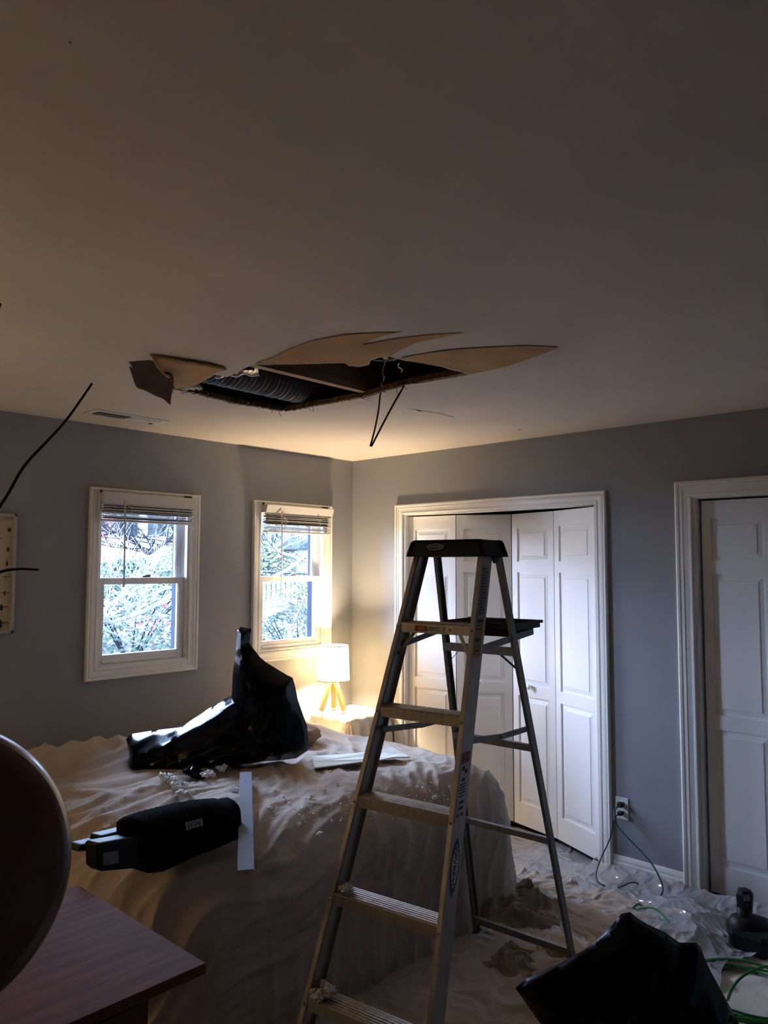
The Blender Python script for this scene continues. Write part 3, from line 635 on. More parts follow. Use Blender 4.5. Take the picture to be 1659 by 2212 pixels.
for i in range(5):       # steps with ridged treads
    z = H1 - i * SP; l = fr(-1, z) + A_ * .003; r = fr(1, z) - A_ * .003
    l += A_ * .0135; r -= A_ * .0135
    h = .037; D = .082; ridg = []
    for k in range(11):
        d = -.004 - k * (D - .008) / 10; ridg += [(d, .0012 if k % 2 else -.0012), (d - .002, .0012 if k % 2 else -.0012)]
    sec = [(.0, -h), (.0, -.003), (-.003, 0)] + ridg + [(-D, 0), (-D, -.020), (-D + .003, -.020), (-D + .003, -.004), (-.003, -.004), (-.003, -h)]
    o = MB().prism([(b_, z_) for b_, z_ in sec], l, r, B_, Z_).build('step', M['alu'], ld)
    tr = MB(); k = 0
    for kk in range(6):
        d = -.010 - kk * .0125; tr.prism([(d, -.0005), (d, .0018), (d - .006, .0018), (d - .006, -.0005)], l, r, B_, Z_)
    tr.build('tread_ridges', M['tread'], o)
    if i < 1:
        for f_ in (.22, .72):
            MB().lathe([(.0005, .003), (.004, .0028), (.0052, .0008), (.0052, 0)], l.lerp(r, f_) - Z_ * .02, 12, B_).build('rivet', M['rivet'], o, smooth=True)
# top cap
tc_ = MB(); sec_b = [(-.185, 1.704), (.185, 1.704), (.183, 1.718), (.166, 1.762), (.158, 1.767), (-.158, 1.767), (-.166, 1.762), (-.183, 1.718)]
def capv(ix, iy, z, k):
    return LO + A_ * ix * k[0] + B_ * iy * k[1] + Z_ * z
rings = [(1.704, .172, .108), (1.708, .172, .108), (1.722, .170, .105), (1.758, .160, .096), (1.766, .155, .090), (1.768, .146, .082)]
vs_ = []; 
for z, ka, kb in rings:
    for (sx, sy) in ((-1, -1), (1, -1), (1, 1), (-1, 1)):
        c = .014
        for (ox, oy) in (((0, sy * c) if sx * sy < 0 else (sx * c, 0)), ((sx * c, 0) if sx * sy < 0 else (0, sy * c))):
            vs_.append(LO + A_ * (sx * ka - (sx * c if ox == 0 and oy == 0 else ox)) + B_ * (sy * kb - oy) + Z_ * z)
n = 8; fs = [(i * n + k, i * n + (k + 1) % n, (i + 1) * n + (k + 1) % n, (i + 1) * n + k) for i in range(len(rings) - 1) for k in range(n)] + [tuple(range(n)), tuple((len(rings) - 1) * n + k for k in range(n))]
cap = MB().add(vs_, fs).build('top_cap', M['blackpl'], ld, bevel=.003)
MB().prism([(-.03, 0), (.03, 0), (.012, -.026), (-.012, -.026)], LO + A_ * .150 + Z_ * 1.705 - B_ * .02, LO + A_ * .158 + Z_ * 1.705 - B_ * .02, B_, Z_).build('cap_bracket', M['blackpl'], ld, bevel=.003)
# oval badge on the cap
nc = (B_ * (1.758 - 1.722) + Z_ * (.105 - .096)).normalized(); upc = (Z_ * .036 - B_ * .009).normalized()
bc = LO + B_ * .1006 + Z_ * 1.740 - A_ * .035 + nc * .001
def ell(c, X, Y, a, b_, n=28): return [Vector(c) + X * a * math.cos(2 * PI * k / n) + Y * b_ * math.sin(2 * PI * k / n) for k in range(n)]
o = MB().sheet(ell(bc, A_, upc, .037, .0125), nc, .0008).build('badge_rim', M['labelgrey'], cap)
MB().sheet(ell(bc + nc * .0009, A_, upc, .033, .0098), nc, .0004).build('badge_field', M['ink'], cap)
text('WERNER', .011, cap, M['labelgrey'], 'badge_lettering', bc + nc * .0015, A_, upc, .0002, sx=1.25)
# rear horizontal braces
def rear_z(py):
    lo_, hi_ = 0.0, 1.7
    for _ in range(40):
        m_ = (lo_ + hi_) / 2
        if proj(re(1, m_))[1] > py: lo_ = m_
        else: hi_ = m_
    return m_
for py, hh in ((1400, .032), (1610, .026), (1812, .024), (2052, .026)):
    z = rear_z(py); l, r = re(-1, z), re(1, z)
    sec = [(0, 0), (-.020, 0), (-.020, -.003), (-.003, -.003), (-.003, -hh), (0, -hh)]
    MB().prism(sec, l + A_ * .003 + B_ * .001, r - A_ * .003 + B_ * -.0, B_, Z_).build('rear_brace', M['alu_d'], ld)
def flat(p, q, wd, th, nm, m, par, side=None):
    d = (Vector(q) - Vector(p)); L_ = d.length; d.normalize(); sd_ = Vector(side or A_); up = sd_.cross(d).normalized()
    c = (Vector(p) + Vector(q)) / 2; return MB().obox(c, d, up, sd_, L_ / 2, wd / 2, th / 2).build(nm, m, par, bevel=.001)
# spreaders
def sol(fn, s, py):
    lo_, hi_ = 0.0, 1.7
    for _ in range(40):
        m_ = (lo_ + hi_) / 2
        if proj(fn(s, m_))[1] > py: lo_ = m_
        else: hi_ = m_
    return m_
zf = sol(fr, 1, 1610); zr = sol(re, 1, 1575)
for s in (-1, 1):
    P = fr(s, zf) - B_ * .05 - A_ * s * .02; Q = re(s, zr) - A_ * s * .008 - B_ * .025; mid = P.lerp(Q, .52); mid.z = zf - .030
    o = flat(P, mid, .022, .004, 'spreader', M['alu_d'], ld)
    o2 = flat(mid + B_ * .012, Q, .022, .004, 'spreader', M['alu_d'], ld)
    MB().lathe([(.0005, .004), (.007, .004), (.009, 0)], mid + A_ * s * .004, 12, A_ * s).build('spreader_hinge', M['rivet'], o, smooth=True)
# pail shelf with arms and struts
ztr = 1.415
flat(fr(-1, 1.372) - B_ * .06 + A_ * .012, LO + A_ * -.16 - B_ * .28 + Z_ * 1.425, .022, .004, 'shelf_arm', M['alu_d'], ld)
flat(fr(1, 1.372) - B_ * .10 - A_ * .012, LO + A_ * .16 - B_ * .34 + Z_ * 1.405, .026, .004, 'shelf_arm', M['alu_d'], ld)
tray = MB(); sc = []
c0 = LO - B_ * .275 + Z_ * 1.42
def tr_box(a0, a1, b0_, b1_, z0, z1): tray.prism([(a0, b0_), (a1, b0_), (a1, b1_), (a0, b1_)], LO + Z_ * z0, LO + Z_ * z1, A_, B_)
ta, tb0, tb1 = .165, -.155, -.40
tr_box(-ta, ta, tb1, tb0, 1.418, 1.424)
for q in ((-ta, ta, tb1, tb1 + .008), (-ta, ta, tb0 - .008, tb0), (-ta, -ta + .008, tb1, tb0), (ta - .008, ta, tb1, tb0)): tr_box(*q, 1.418, 1.446)
tr_box(-ta + .02, ta - .02, tb1 + .03, tb0 - .02, 1.392, 1.418)
tr_box(-ta - .008, ta + .008, tb1 - .012, tb1 + .002, 1.436, 1.448)
tray.build('pail_shelf', M['blackpl'], ld, bevel=.002)
zb_ = rear_z(1400)
for s, f0 in ((-1, re), (1, re)):
    flat(re(-1, zb_).lerp(re(1, zb_), .5 + s * .18) - B_ * .004, f0(s, zb_ - .085) - A_ * s * .012 - B_ * .012, .014, .004, 'shelf_strut', M['alu_d'], ld)
sl, sr = fr(-1, H1 - .03), fr(1, H1 - .03)
flat(sl.lerp(sr, .80) - B_ * .02, fr(1, sol(fr, 1, 1427)) - A_ * .012 - B_ * .02, .014, .004, 'step_strut', M['alu'], ld, side=B_)
flat(sl.lerp(sr, .20) - B_ * .04, fr(-1, sol(fr, -1, 1415)) + A_ * .012 - B_ * .04, .014, .004, 'step_strut', M['alu_d'], ld, side=B_)
# labels on the right rail
upr = (fr(1, 1.2) - fr(1, .6)).normalized(); nr = B_.cross(upr).normalized()
if nr.dot(A_) < 0: nr = -nr
brd = upr.cross(nr).normalized()
if brd.dot(B_) > 0: brd = -brd           # from the front edge of the web to its back
def railpt(py, f):                       # point on the outer web at picture height py, fraction f across
    z = sol(lambda s, z: fr(s, z) - B_ * (.085 * f), 1, py); return fr(1, z) - B_ * (.085 * f) + nr * .0006
def patch(py0, py1, f0, f1, m, nm, lift=0.0):
    p = [railpt(py0, f0), railpt(py0, f1), railpt(py1, f1), railpt(py1, f0)]
    z0 = sol(lambda s, z: fr(s, z) - B_ * .04, 1, py0); z1 = sol(lambda s, z: fr(s, z) - B_ * .04, 1, py1)
    q = [fr(1, z0) - B_ * .085 * f0, fr(1, z0) - B_ * .085 * f1, fr(1, z1) - B_ * .085 * f1, fr(1, z1) - B_ * .085 * f0]
    return MB().sheet([v + nr * (.0006 + lift) for v in q], nr, .0004).build(nm, m, ld)
# etched instruction lines (dark)
lb = patch(1222, 1330, .20, .86, M['alu_d'], 'instruction_label')
b = MB()
for k in range(16):
    py = 1228 + k * 6.3; z = sol(lambda s, z: fr(s, z) - B_ * .04, 1, py); l_ = R_.uniform(.5, .78)
    c = fr(1, z); p = [c - B_ * .085 * .26, c - B_ * .085 * l_, c - B_ * .085 * l_ - upr * .004, c - B_ * .085 * .26 - upr * .004]
    b.sheet([v + nr * .0011 for v in p], nr, .0003)
b.build('fine_print', M['ink'], ld)
lb = patch(1333, 1420, .18, .80, M['yellow'], 'caution_label')
b = MB()
for py, l_, h in ((1338, .76, .012), (1350, .6, .004), (1358, .66, .004), (1378, .62, .012), (1396, .66, .004), (1404, .6, .005)):
    z = sol(lambda s, z: fr(s, z) - B_ * .04, 1, py); c = fr(1, z); p = [c - B_ * .085 * .24, c - B_ * .085 * l_, c - B_ * .085 * l_ - upr * h, c - B_ * .085 * .24 - upr * h]
    b.sheet([v + nr * .0011 for v in p], nr, .0003)
b.build('fine_print', M['ink'], ld)
patch(1624, 1648, .16, .80, M['red'], 'warning_label')
patch(1649, 1775, .16, .78, M['alu'], 'warning_label', .0)
b = MB()
for py, a_, l_, h in ((1654, .25, .5, .014), (1662, .5, .72, .014), (1680, .34, .6, .010), (1692, .22, .72, .004), (1698, .22, .72, .004), (1704, .22, .68, .004), (1710, .22, .72, .004), (1718, .22, .6, .004), (1730, .3, .66, .008), (1742, .3, .62, .010), (1756, .22, .4, .010), (1757, .55, .7, .010)):
    z = sol(lambda s, z: fr(s, z) - B_ * .04, 1, py); c = fr(1, z); p = [c - B_ * .085 * a_, c - B_ * .085 * l_, c - B_ * .085 * l_ - upr * h, c - B_ * .085 * a_ - upr * h]
    b.sheet([v + nr * .0011 for v in p], nr, .0003)
b.build('fine_print', M['ink'], ld)
zc = sol(lambda s, z: fr(s, z) - B_ * .043, 1, 1872); bc = fr(1, zc) - B_ * .043 + nr * .0008
za = sol(lambda s, z: fr(s, z) - B_ * .043, 1, 1808); zb = sol(lambda s, z: fr(s, z) - B_ * .043, 1, 1936); hl = (za - zb) / 2 / upr.z
def lens(c, X, Y, a, b_, n=15):
    out = []
    for k in range(n): t = -1 + 2 * k / (n - 1); out.append(c + X * a * t + Y * b_ * (1 - t * t) ** .8)
    for k in range(1, n - 1): t = 1 - 2 * k / (n - 1); out.append(c + X * a * t - Y * b_ * (1 - t * t) ** .8)
    return out
bd = MB().sheet(lens(bc, upr, brd, hl, .026), nr, .0005).build('brand_sticker', M['blue'], ld)
MB().sheet(lens(bc + nr * .0006, upr, brd, hl * .76, .0195), nr, .0004).build('sticker_field', M['labelwhite'], bd)
text('WERNER', .025, bd, M['ink'], 'sticker_lettering', bc + nr * .0014, upr, -nr.cross(upr) if (upr.cross(-nr.cross(upr))).dot(nr) > 0 else nr.cross(upr), .0002, italic=.25, sx=1.2, bold=.0004)
# label on the top step
z = H1 - .019; l = fr(-1, z).lerp(fr(1, z), .26); r2 = fr(-1, z).lerp(fr(1, z), .42); r3 = fr(-1, z).lerp(fr(1, z), .62)
def lab(p, q, h, m, nm, off): return MB().sheet([p - Z_ * h + B_ * off, q - Z_ * h + B_ * off, q + Z_ * h + B_ * off, p + Z_ * h + B_ * off], B_, .0003).build(nm, m, ld)
lab(l, r2, .010, M['red'], 'step_label', .0006); MB().sheet(ell(l.lerp(r2, .5) + B_ * .001, A_, Z_, .018, .007), B_, .0003).build('label_oval', M['orange'], ld)
lab(r2 + A_ * .001, r3, .010, M['labelwhite'], 'step_label', .0006)
b = MB()
for k, (hh, ln) in enumerate(((.006, .9), (.001, .75), (-.005, .85))):
    p = r2.lerp(r3, .06); q = r2.lerp(r3, ln); b.sheet([p + Z_ * (hh - .0014) + B_ * .0011, q + Z_ * (hh - .0014) + B_ * .0011, q + Z_ * (hh + .0014) + B_ * .0011, p + Z_ * (hh + .0014) + B_ * .0011], B_, .0002)
b.build('fine_print', M['ink'], ld)

# ================================================================== BED AND DROP CLOTHS
BX0, BX1, BY0, BY1, BZ = -2.68, -0.51, -1.80, -0.03, .67
def ridge(v): return 1 - abs(v) * 2
def drape(x0, x1, y0, y1, top, R, ext, cell, wr, fold, floor=0.022, slope=.05, slopex=None, ramp=.35):
    """cloth draped over the box: ext = lengths beyond each side (x-, x+, y-, y+)"""
    ix0, ix1, iy0, iy1 = x0 + R, x1 - R, y0 + R, y1 - R
    u0, u1, v0, v1 = ix0 - ext[0], ix1 + ext[1], iy0 - ext[2], iy1 + ext[3]
    nu, nv = int((u1 - u0) / cell), int((v1 - v0) / cell); dropm = top - R - floor
    def fn(a, c):
        u = u0 + (u1 - u0) * a; v = v0 + (v1 - v0) * c
        qx, qy = min(max(u, ix0), ix1), min(max(v, iy0), iy1); dx, dy = u - qx, v - qy; r = math.hypot(dx, dy)
        n = Vector((dx / r, dy / r, 0)) if r > 1e-6 else Vector((0, 0, 0))
        if r < R * PI / 2: g = r / R; h, d = R * math.sin(g), R * (1 - math.cos(g)); k = 0; nn = (n * math.sin(g) + Z_ * math.cos(g))
        else:
            rest = r - R * PI / 2; k = min(rest / ramp, 1)
            if rest < dropm: h, d = R + slope * rest, R + rest; nn = n
            else: e = rest - dropm; h, d = R + slope * dropm + e * .8, top - floor; nn = (n * .2 + Z_).normalized(); k = -e
        p = Vector((qx, qy, top - d)) + n * h
        if k >= 0:
            s = (qx + qy * .9) + math.atan2(dy, dx) * .22 * (r > 1e-6)
            p += nn * wr(u, v, 1 - k) 
            if k > 0: p += n * (fold(s, r) * k)
        else:
            e = -k; s = (qx + qy * .9) + math.atan2(dy, dx) * .22
            f = fold(s, r); p += n * f * max(0, 1 - e * 2)
            am = min(e / .10, 1); p.z += am * (.032 if abs(dx) > abs(dy) else .022) * max(0, ridge(nz((u * 7, v * 7, 3))) * .6 + ridge(nz((u * 15, v * 13, 8))) * .35)
            p += Vector((nz((u * 5, v * 5, 1)), nz((u * 5, v * 5, 5)), 0)) * .05 * am
        if slopex and r > R * PI / 2: p.x += n.x * (slopex - slope) * min(r - R * PI / 2, dropm)
        if p.z < floor: p.z = floor
        return p
    return fn, nu, nv
def bedwr(u, v, t):
    # long soft creases; finer and denser to the left, diagonal to the right
    lft = max(0, min(1, (-1.55 - u) / .5)); a = Vector((u * 1.1 + v * .5, v * 7.5 - u * 1.2, 0)); wv = Vector((nz((u * 2, v * 2, 1)), nz((u * 2, v * 2, 6)), 0)) * 1.1
    l = ridge(nz(a + wv)) ** 2 * .016 + ridge(nz(a * 2.1 + wv * 1.5 + Vector((3, 1, 2)))) ** 2 * .007
    c = Vector((u * 5.2 - v * 4.0, u * 1.6 + v * 1.6, 2)); d = ridge(nz(c + wv * .8)) ** 3 * .012 + ridge(nz(c * 2.3 + wv)) ** 2 * .006 + ridge(nz((u * 14, v * 14, 3))) * .0025
    z = (lft * l + (1 - lft) * d) * 1.9
    z += .012 * nz((u * 3, v * 3, 9))
    # pillows under the cloth at the head
    hd = max(0, min(1, (v + .62) / .25)) * max(0, min(1, (0.02 - v) / .12))
    z += hd * (.085 * (0.5 + .5 * abs(math.sin((u + 2.66) * 2.9))) + .03 * nz((u * 5, v * 3, 2)) + .02 * ridge(nz((u * 9, v * 6, 6)))) * (1 if u < -1.0 else .45)
    return z * (.35 + .65 * t) * (1 - .45 * max(0, min(1, (u + 1.1) / .3)))
def bedfold(s, r):
    return .028 * nz((s * 5.5, r * .6, 1)) + .020 * ridge(nz((s * 9, r * .9, 4))) ** 2 + .008 * nz((s * 24, r * 1.5, 7))
fn, nu, nv = drape(BX0, BX1, BY0, BY1, BZ + .012, .28, (.86, .88, 1.85, .23), .0115, bedwr, bedfold, slope=.02, slopex=.30)
o = MB().grid(fn, nu, nv).build('drop_cloth', M['canvas'], smooth=True, recalc=False)
tag(o, 'beige canvas drop cloth covering the whole bed and hanging to the floor', 'drop cloth', 'canvas drop cloths')
bd_ = thing('bed', ((BX0 + BX1) / 2, -.9, 0), 'wide bed hidden under the beige canvas drop cloth', 'bed')
MB().box(BX0 + .16, BX1 - .17, BY0 + .17, BY1 - .02, .30, BZ - .06).build('mattress', M['canvas2'], bd_, bevel=.05)
MB().box(BX0 + .14, BX1 - .14, BY0 + .14, BY1 - .02, .12, .30).build('bed_frame', M['dresser'], bd_)
for x in (BX0 + .18, BX1 - .18):
    for y in (BY0 + .19, BY1 - .1): MB().box(x - .03, x + .03, y - .03, y + .03, 0, .12).build('leg', M['dresser'], bd_)
# gathered cloth heap on the floor at the right foot corner
def heap(cx, cy, rx, ry, h, seed, rot=0):
    def f(a, c):
        x = (a - .5) * 2; y = (c - .5) * 2; r = min(1, math.hypot(x, y)); k = (1 - r * r)
        X = cx + (x * rx * math.cos(rot) - y * ry * math.sin(rot)); Y = cy + (x * rx * math.sin(rot) + y * ry * math.cos(rot))
        k *= max(0, .75 + .9 * nz((X * 6, Y * 6, seed))); z = .012 + k * h * (.45 + .55 * max(0, ridge(nz((X * 6 + seed, Y * 9, seed)))) ** 1.3) + min(1, k * 2) * .022 * max(0, ridge(nz((X * 19, Y * 19, seed)))) ** 2
        return (X + .06 * nz((X * 8, Y * 8, 1)), Y + .06 * nz((X * 8, Y * 8, 5)), max(z, .006))
    return f
b = MB(); b.grid(heap(-.78, -1.93, .26, .17, .15, 3.0, -.5), 60, 46); b.grid(heap(-1.10, -2.22, .30, .14, .09, 8.0, -.9), 60, 46); b.grid(heap(-.60, -1.75, .14, .20, .12, 12.0), 40, 40)
tag(b.build('drop_cloth', M['canvasd'], smooth=True, recalc=False), 'gathered heap of drop cloth on the floor at the right foot of the bed', 'drop cloth', 'canvas drop cloths')
# flat canvas on the floor in front
def flr(a, c):
    y = -3.9 + 2.1 * c; kk = max(0, min(1, (y + 2.72) / .25)); kk = kk * kk * (3 - 2 * kk); x = -2.9 + (2.62 + .16 * min(0, y + 2.85) - .85 * kk) * a; return (x, y + .05 * nz((x * 2, 3, 1)), .003 + .010 * max(0, ridge(nz((x * 3.2 + y, y * 3.5, 2)))) ** 3 + .004 * max(0, ridge(nz((x * 7 - y * 3, y * 6, 4)))) ** 3)
o = MB().grid(flr, 150, 120).build('floor_cloth', M['canvas2'], smooth=True, recalc=False)
tag(o, 'pale canvas cloth spread flat on the floor under the stepladder', 'drop cloth', 'canvas drop cloths')
# clear plastic sheet along the closets
def plast(a, c):
    x = -1.0 + .985 * a; y = -2.82 + 2.47 * c
    ed = .10 * nz((y * 3, 1, 2)); x2 = x + (1 - a) * ed; y2 = y + (1 - c) * .12 * nz((x * 4, 7, 2))
    am = .6 + .4 * nz((x, y, 3))
    z = .016 + am * (.045 * max(0, ridge(nz((x * 4.2, y * 4.2, 1)))) ** 2 + .018 * max(0, ridge(nz((x * 9 + 4, y * 8, 5)))) ** 2 + .011 * max(0, ridge(nz((x * 19, y * 17, 7)))) ** 2)
    z *= .75; z += .07 * math.exp(-(((x + .22) / .16) ** 2 + ((y + 2.50) / .15) ** 2)) + .06 * math.exp(-(((x + .48) / .10) ** 2 + ((y + 2.58) / .13) ** 2))
    ky = max(0, min(1, (y + 1.90) / .06)) * max(0, min(1, (-.52 - y) / .06))
    if a > .9 and ky < .5: z += (a - .9) * .45
    lim = -.016
    if ky > 0 and a > .86: q = (a - .86) / .14; lim = -.016 + .30 * ky * q; x2 += .31 * ky * q; z = z * (1 - q * ky) + .018 * q * ky
    return (min(x2, lim), y2, max(z, .016))
o = MB().grid(plast, 130, 300).build('plastic_sheet', M['film'], smooth=False, recalc=False)
tag(o, 'crumpled clear plastic sheeting on the floor along the closets', 'plastic sheet')

# nightstand and lamp ----------------------------------------------------------------
def nightstand(x0, x1, y0, y1, top, label, clabel, seed, seen=True):
    ns = thing('nightstand', ((x0 + x1) / 2, (y0 + y1) / 2, 0), label, 'nightstand', 'nightstands beside the bed')
    MB().box(x0 + .03, x1 - .03, y0 + .03, y1 - .02, .10, top - .03).build('body', M['dresser'], ns); MB().box(x0 + .02, x1 - .02, y0 + .02, y1 - .02, top - .03, top - .012).build('top_panel', M['dresser'], ns)
    for x in (x0 + .06, x1 - .06):
        for y in (y0 + .06, y1 - .06): MB().box(x - .02, x + .02, y - .02, y + .02, 0, .10).build('leg', M['dresser'], ns)
    def wr(u, v, t): return (.006 * ridge(nz((u * 9 + seed, v * 9, 2))) + .004 * nz((u * 22, v * 22, seed))) * t
    def fo(s, r): return .020 * math.sin(s * 62 + 2.5 * nz((s * 6, seed, 1))) + .010 * nz((s * 15, r * 2, 2))
    f_, a, c = drape(x0, x1, y0, y1, top, .035, (.42, .42, .5, .06), .008, wr, fo, slope=.05, ramp=.06)
    # shorten: cloth hangs to about 0.25 m over the floor
    o_ = MB().grid(f_, a, c).build('bedside_cloth', M['canvas2'], smooth=True, recalc=False)
    tag(o_, clabel, 'drop cloth', 'canvas drop cloths'); return ns
nightstand(-.455, -.05, -.43, -.06, .69, 'covered nightstand in the corner right of the bed', 'cream cloth in pleats over the nightstand in the corner', 2.0)
def lamp(c, seed, label):
    c = Vector(c); lp_ = thing('table_lamp', c, label, 'lamp', 'lit tripod bedside lamps')
    hub = c + Vector((0, 0, .20))
    for k in range(3):
        a = LA[k]; d = Vector((math.cos(a), math.sin(a), 0)); foot = c + d * .088 + Vector((0, 0, .002)); t_ = Vector((-d.y, d.x, 0)); up = hub + d * .012 + Vector((0, 0, .02))
        ax = (up - foot).normalized(); nn = ax.cross(t_).normalized()
        MB().prism([(-.017, -.011), (.017, -.011), (.017, .011), (-.017, .011)], foot + Vector((0, 0, .006)), up, t_, nn).build('leg', M['lampwood'], lp_, bevel=.002)
    MB().lathe([(.001, 0), (.018, 0), (.018, .04), (.001, .04)], hub, 16).build('socket', M['white'], lp_)
    s0, s1, rb, rt = .205, .435, .110, .100
    n = 48; MB().lathe([(rb, s0), (rt, s1), (rt - .002, s1), (rb - .002, s0), (rb, s0)], c, n).build('lamp_shade', M['shade'], lp_, smooth=True, auto=.8)
    b_ = MB(); b_.lathe([(rb + .0015, s0 - .001), (rb + .0015, s0 + .004), (rb - .003, s0 + .004), (rb - .003, s0 - .001), (rb + .0015, s0 - .001)], c, n); b_.lathe([(rt + .0015, s1 - .004), (rt + .0015, s1 + .001), (rt - .003, s1 + .001), (rt - .003, s1 - .004), (rt + .0015, s1 - .004)], c, n)
    b_.build('shade_rim', M['labelwhite'], lp_)
    b_ = MB()
    for k in range(3): a = k * 2 * PI / 3 + .4; b_.tube([c + Vector((0, 0, s1 - .03)), c + Vector((rt * math.cos(a), rt * math.sin(a), s1 - .012))], .0015, 5)
    b_.build('spider', M['white'], lp_)
    ld_ = bpy.data.lights.new('bulb', 'POINT'); ld_.energy = LAMP_W; ld_.color = LAMP_COL; ld_.shadow_soft_size = .05
    lo_ = bpy.data.objects.new('bulb_light', ld_); C.objects.link(lo_); lo_.parent = lp_; lo_.location = (0, 0, .305)
    return lp_
LA = [math.radians(a) for a in (163, 283, 43)]
lamp((-.372, -.20, .702), 1, 'lit white drum-shade lamp on tripod legs in the corner')
# ----- unseen floor lamp, past the left edge of the photograph, whose glow warms the ceiling there
fl = thing('unseen_floor_lamp', (-4.3, -0.95, 0), 'lit floor lamp standing past the left edge of the photo', 'lamp')
MB().lathe([(.001, 0), (.14, 0), (.14, .015), (.02, .03), (.001, .03)], (-4.3, -0.95, .0), 32).build('base', M['blackpl'], fl, smooth=True)
MB().tube([(-4.3, -0.95, .02), (-4.3, -0.95, 1.35)], .012, 12).build('pole', M['blackpl'], fl, smooth=True)
MB().lathe([(.20, 1.22), (.16, 1.50), (.158, 1.50), (.198, 1.22), (.20, 1.22)], (-4.3, -0.95, 0), 48).build('lamp_shade', M['shade'], fl, smooth=True, auto=.8)
ld_ = bpy.data.lights.new('bulb', 'POINT'); ld_.energy = FLOOR_LAMP_W; ld_.color = LAMP_COL; ld_.shadow_soft_size = .12
lo_ = bpy.data.objects.new('bulb_light', ld_); C.objects.link(lo_); lo_.parent = fl; lo_.location = (0, 0, 1.40)

# ================================================================== THINGS ON THE BED
def inflate(poly, org, U, V, Wd, thick, cell, wr=.0, fr_=8, seed=0, power=.55, ang=None, st=5.0, edge=.5):
    """closed bag-like body from a silhouette polygon (u,v metres) with front and back bulging along W"""
    U = Vector(U); V = Vector(V); Wd = Vector(Wd); poly = [Vector(p) for p in poly]; n = len(poly)
    P = []
    for i in range(n):
        a, c = poly[i], poly[(i + 1) % n]; k = max(1, int((c - a).length / cell)); P += [a.lerp(c, t / k) for t in range(k)]
    nb = len(P); x0 = min(p.x for p in P); x1 = max(p.x for p in P); y0 = min(p.y for p in P); y1 = max(p.y for p in P)
    pts_ = list(P); x = x0; row = 0
    while x < x1:
        y = y0 + (cell / 2 if row % 2 else 0)
        while y < y1:
            if inside((x, y), P) and pold((x, y), P) > cell * .45: pts_.append(Vector((x, y)))
            y += cell
        x += cell * .87; row += 1
    r = geometry.delaunay_2d_cdt(pts_, [(i, (i + 1) % nb) for i in range(nb)], [], 0, 1e-6)
    vv, ff = r[0], [f for f in r[2] if inside(sum((r[0][i] for i in f), Vector((0, 0))) / len(f), P)]
    ds = [pold(v, P) for v in vv]; mx = max(ds)
    fv, bv = [], []
    for v, d in zip(vv, ds):
        k = min(1, d / (mx * edge)) ; k = (1 - (1 - k) ** 2) ** power if k > 0 else 0
        if d < 1e-5: k = 0
        base = Vector(org) + U * v.x + V * v.y
        q = Vector((v.x, v.y, seed)) * fr_
        if ang is not None: ca_, sa_ = math.cos(ang), math.sin(ang); q = Vector(((v.x * ca_ + v.y * sa_) * fr_ / st, (v.y * ca_ - v.x * sa_) * fr_, seed * 3.1))
        w1 = wr * (ridge(nz(q)) + .5 * ridge(nz(q * 2.3 + Vector((5, 2, 1))))) * min(1, k * 1.5)
        w2 = wr * (ridge(nz(q + Vector((0, 0, 9)))) + .5 * ridge(nz(q * 2.1 + Vector((2, 7, 1))))) * min(1, k * 1.5)
        fv.append(base + Wd * (thick * k / 2 + w1 * .6)); bv.append(base - Wd * (thick * k / 2 + w2 * .6))
    N_ = len(fv); b_ = MB(); fs_ = [tuple(f) for f in ff] + [tuple(N_ + i for i in reversed(f)) for f in ff]
    b_.add(fv + bv, fs_); return b_
def weld(o, d=1e-4):
    bm = bmesh.new(); bm.from_mesh(o.data); bmesh.ops.remove_doubles(bm, verts=bm.verts, dist=d); bmesh.ops.recalc_face_normals(bm, faces=bm.faces); bm.to_mesh(o.data); bm.free()
FH = Vector((CF.x, CF.y, 0)).normalized(); RH = Vector((FH.y, -FH.x, 0))
def plane_uv(q, org, nrm=None):
    """picture point on the upright plane through org facing the camera -> (u right, v up) metres"""
    nrm = nrm or FH; d = ray(*q); t = (Vector(org) - CAM).dot(nrm) / d.dot(nrm); p = CAM + d * t - Vector(org); r_ = Vector((nrm.y, -nrm.x, 0)); return (p.dot(r_), p.z)
# big black bag
o0 = onp(560, 1650, 2, .70) + FH * .02
main = [(512, 1362), (520, 1354), (543, 1358), (541, 1372), (537, 1388), (548, 1402), (562, 1420), (574, 1430), (590, 1440), (618, 1457), (632, 1464), (637, 1480), (643, 1510), (656, 1548), (663, 1566), (669, 1612), (664, 1622), (640, 1638), (600, 1643), (550, 1646), (500, 1650), (440, 1655), (470, 1600), (505, 1540), (500, 1512), (503, 1450), (508, 1420), (510, 1395), (511, 1378)]
lobe = [(262, 1603), (272, 1593), (320, 1586), (378, 1580), (400, 1566), (432, 1545), (470, 1522), (505, 1506), (528, 1500), (538, 1503), (536, 1514), (560, 1560), (600, 1630), (560, 1648), (500, 1655), (440, 1662), (380, 1668), (320, 1668), (288, 1664), (276, 1652), (274, 1630)]
b1 = inflate([plane_uv(q, o0) for q in main], o0, RH, Z_, -FH, .24, .014, .022, 10, 1.3, ang=1.25, st=4, power=1.0, edge=.8)
o1 = o0 - FH * .10
b2 = inflate([plane_uv(q, o1) for q in lobe], o1, RH, (Z_ + FH * .55).normalized() * 1.14, -FH, .24, .012, .030, 13, 4.4, ang=.42, st=5, power=.8, edge=.8)
b1.add(b2.v, b2.f)
sm = [(392, 1662), (410, 1652), (432, 1660), (447, 1676), (440, 1684), (428, 1684), (412, 1678), (396, 1672)]
o2 = onp(420, 1680, 2, .70); b3 = inflate([plane_uv(q, o2) for q in sm], o2, RH, Z_, -FH, .05, .012, .004, 12, 2); b1.add(b3.v, b3.f)
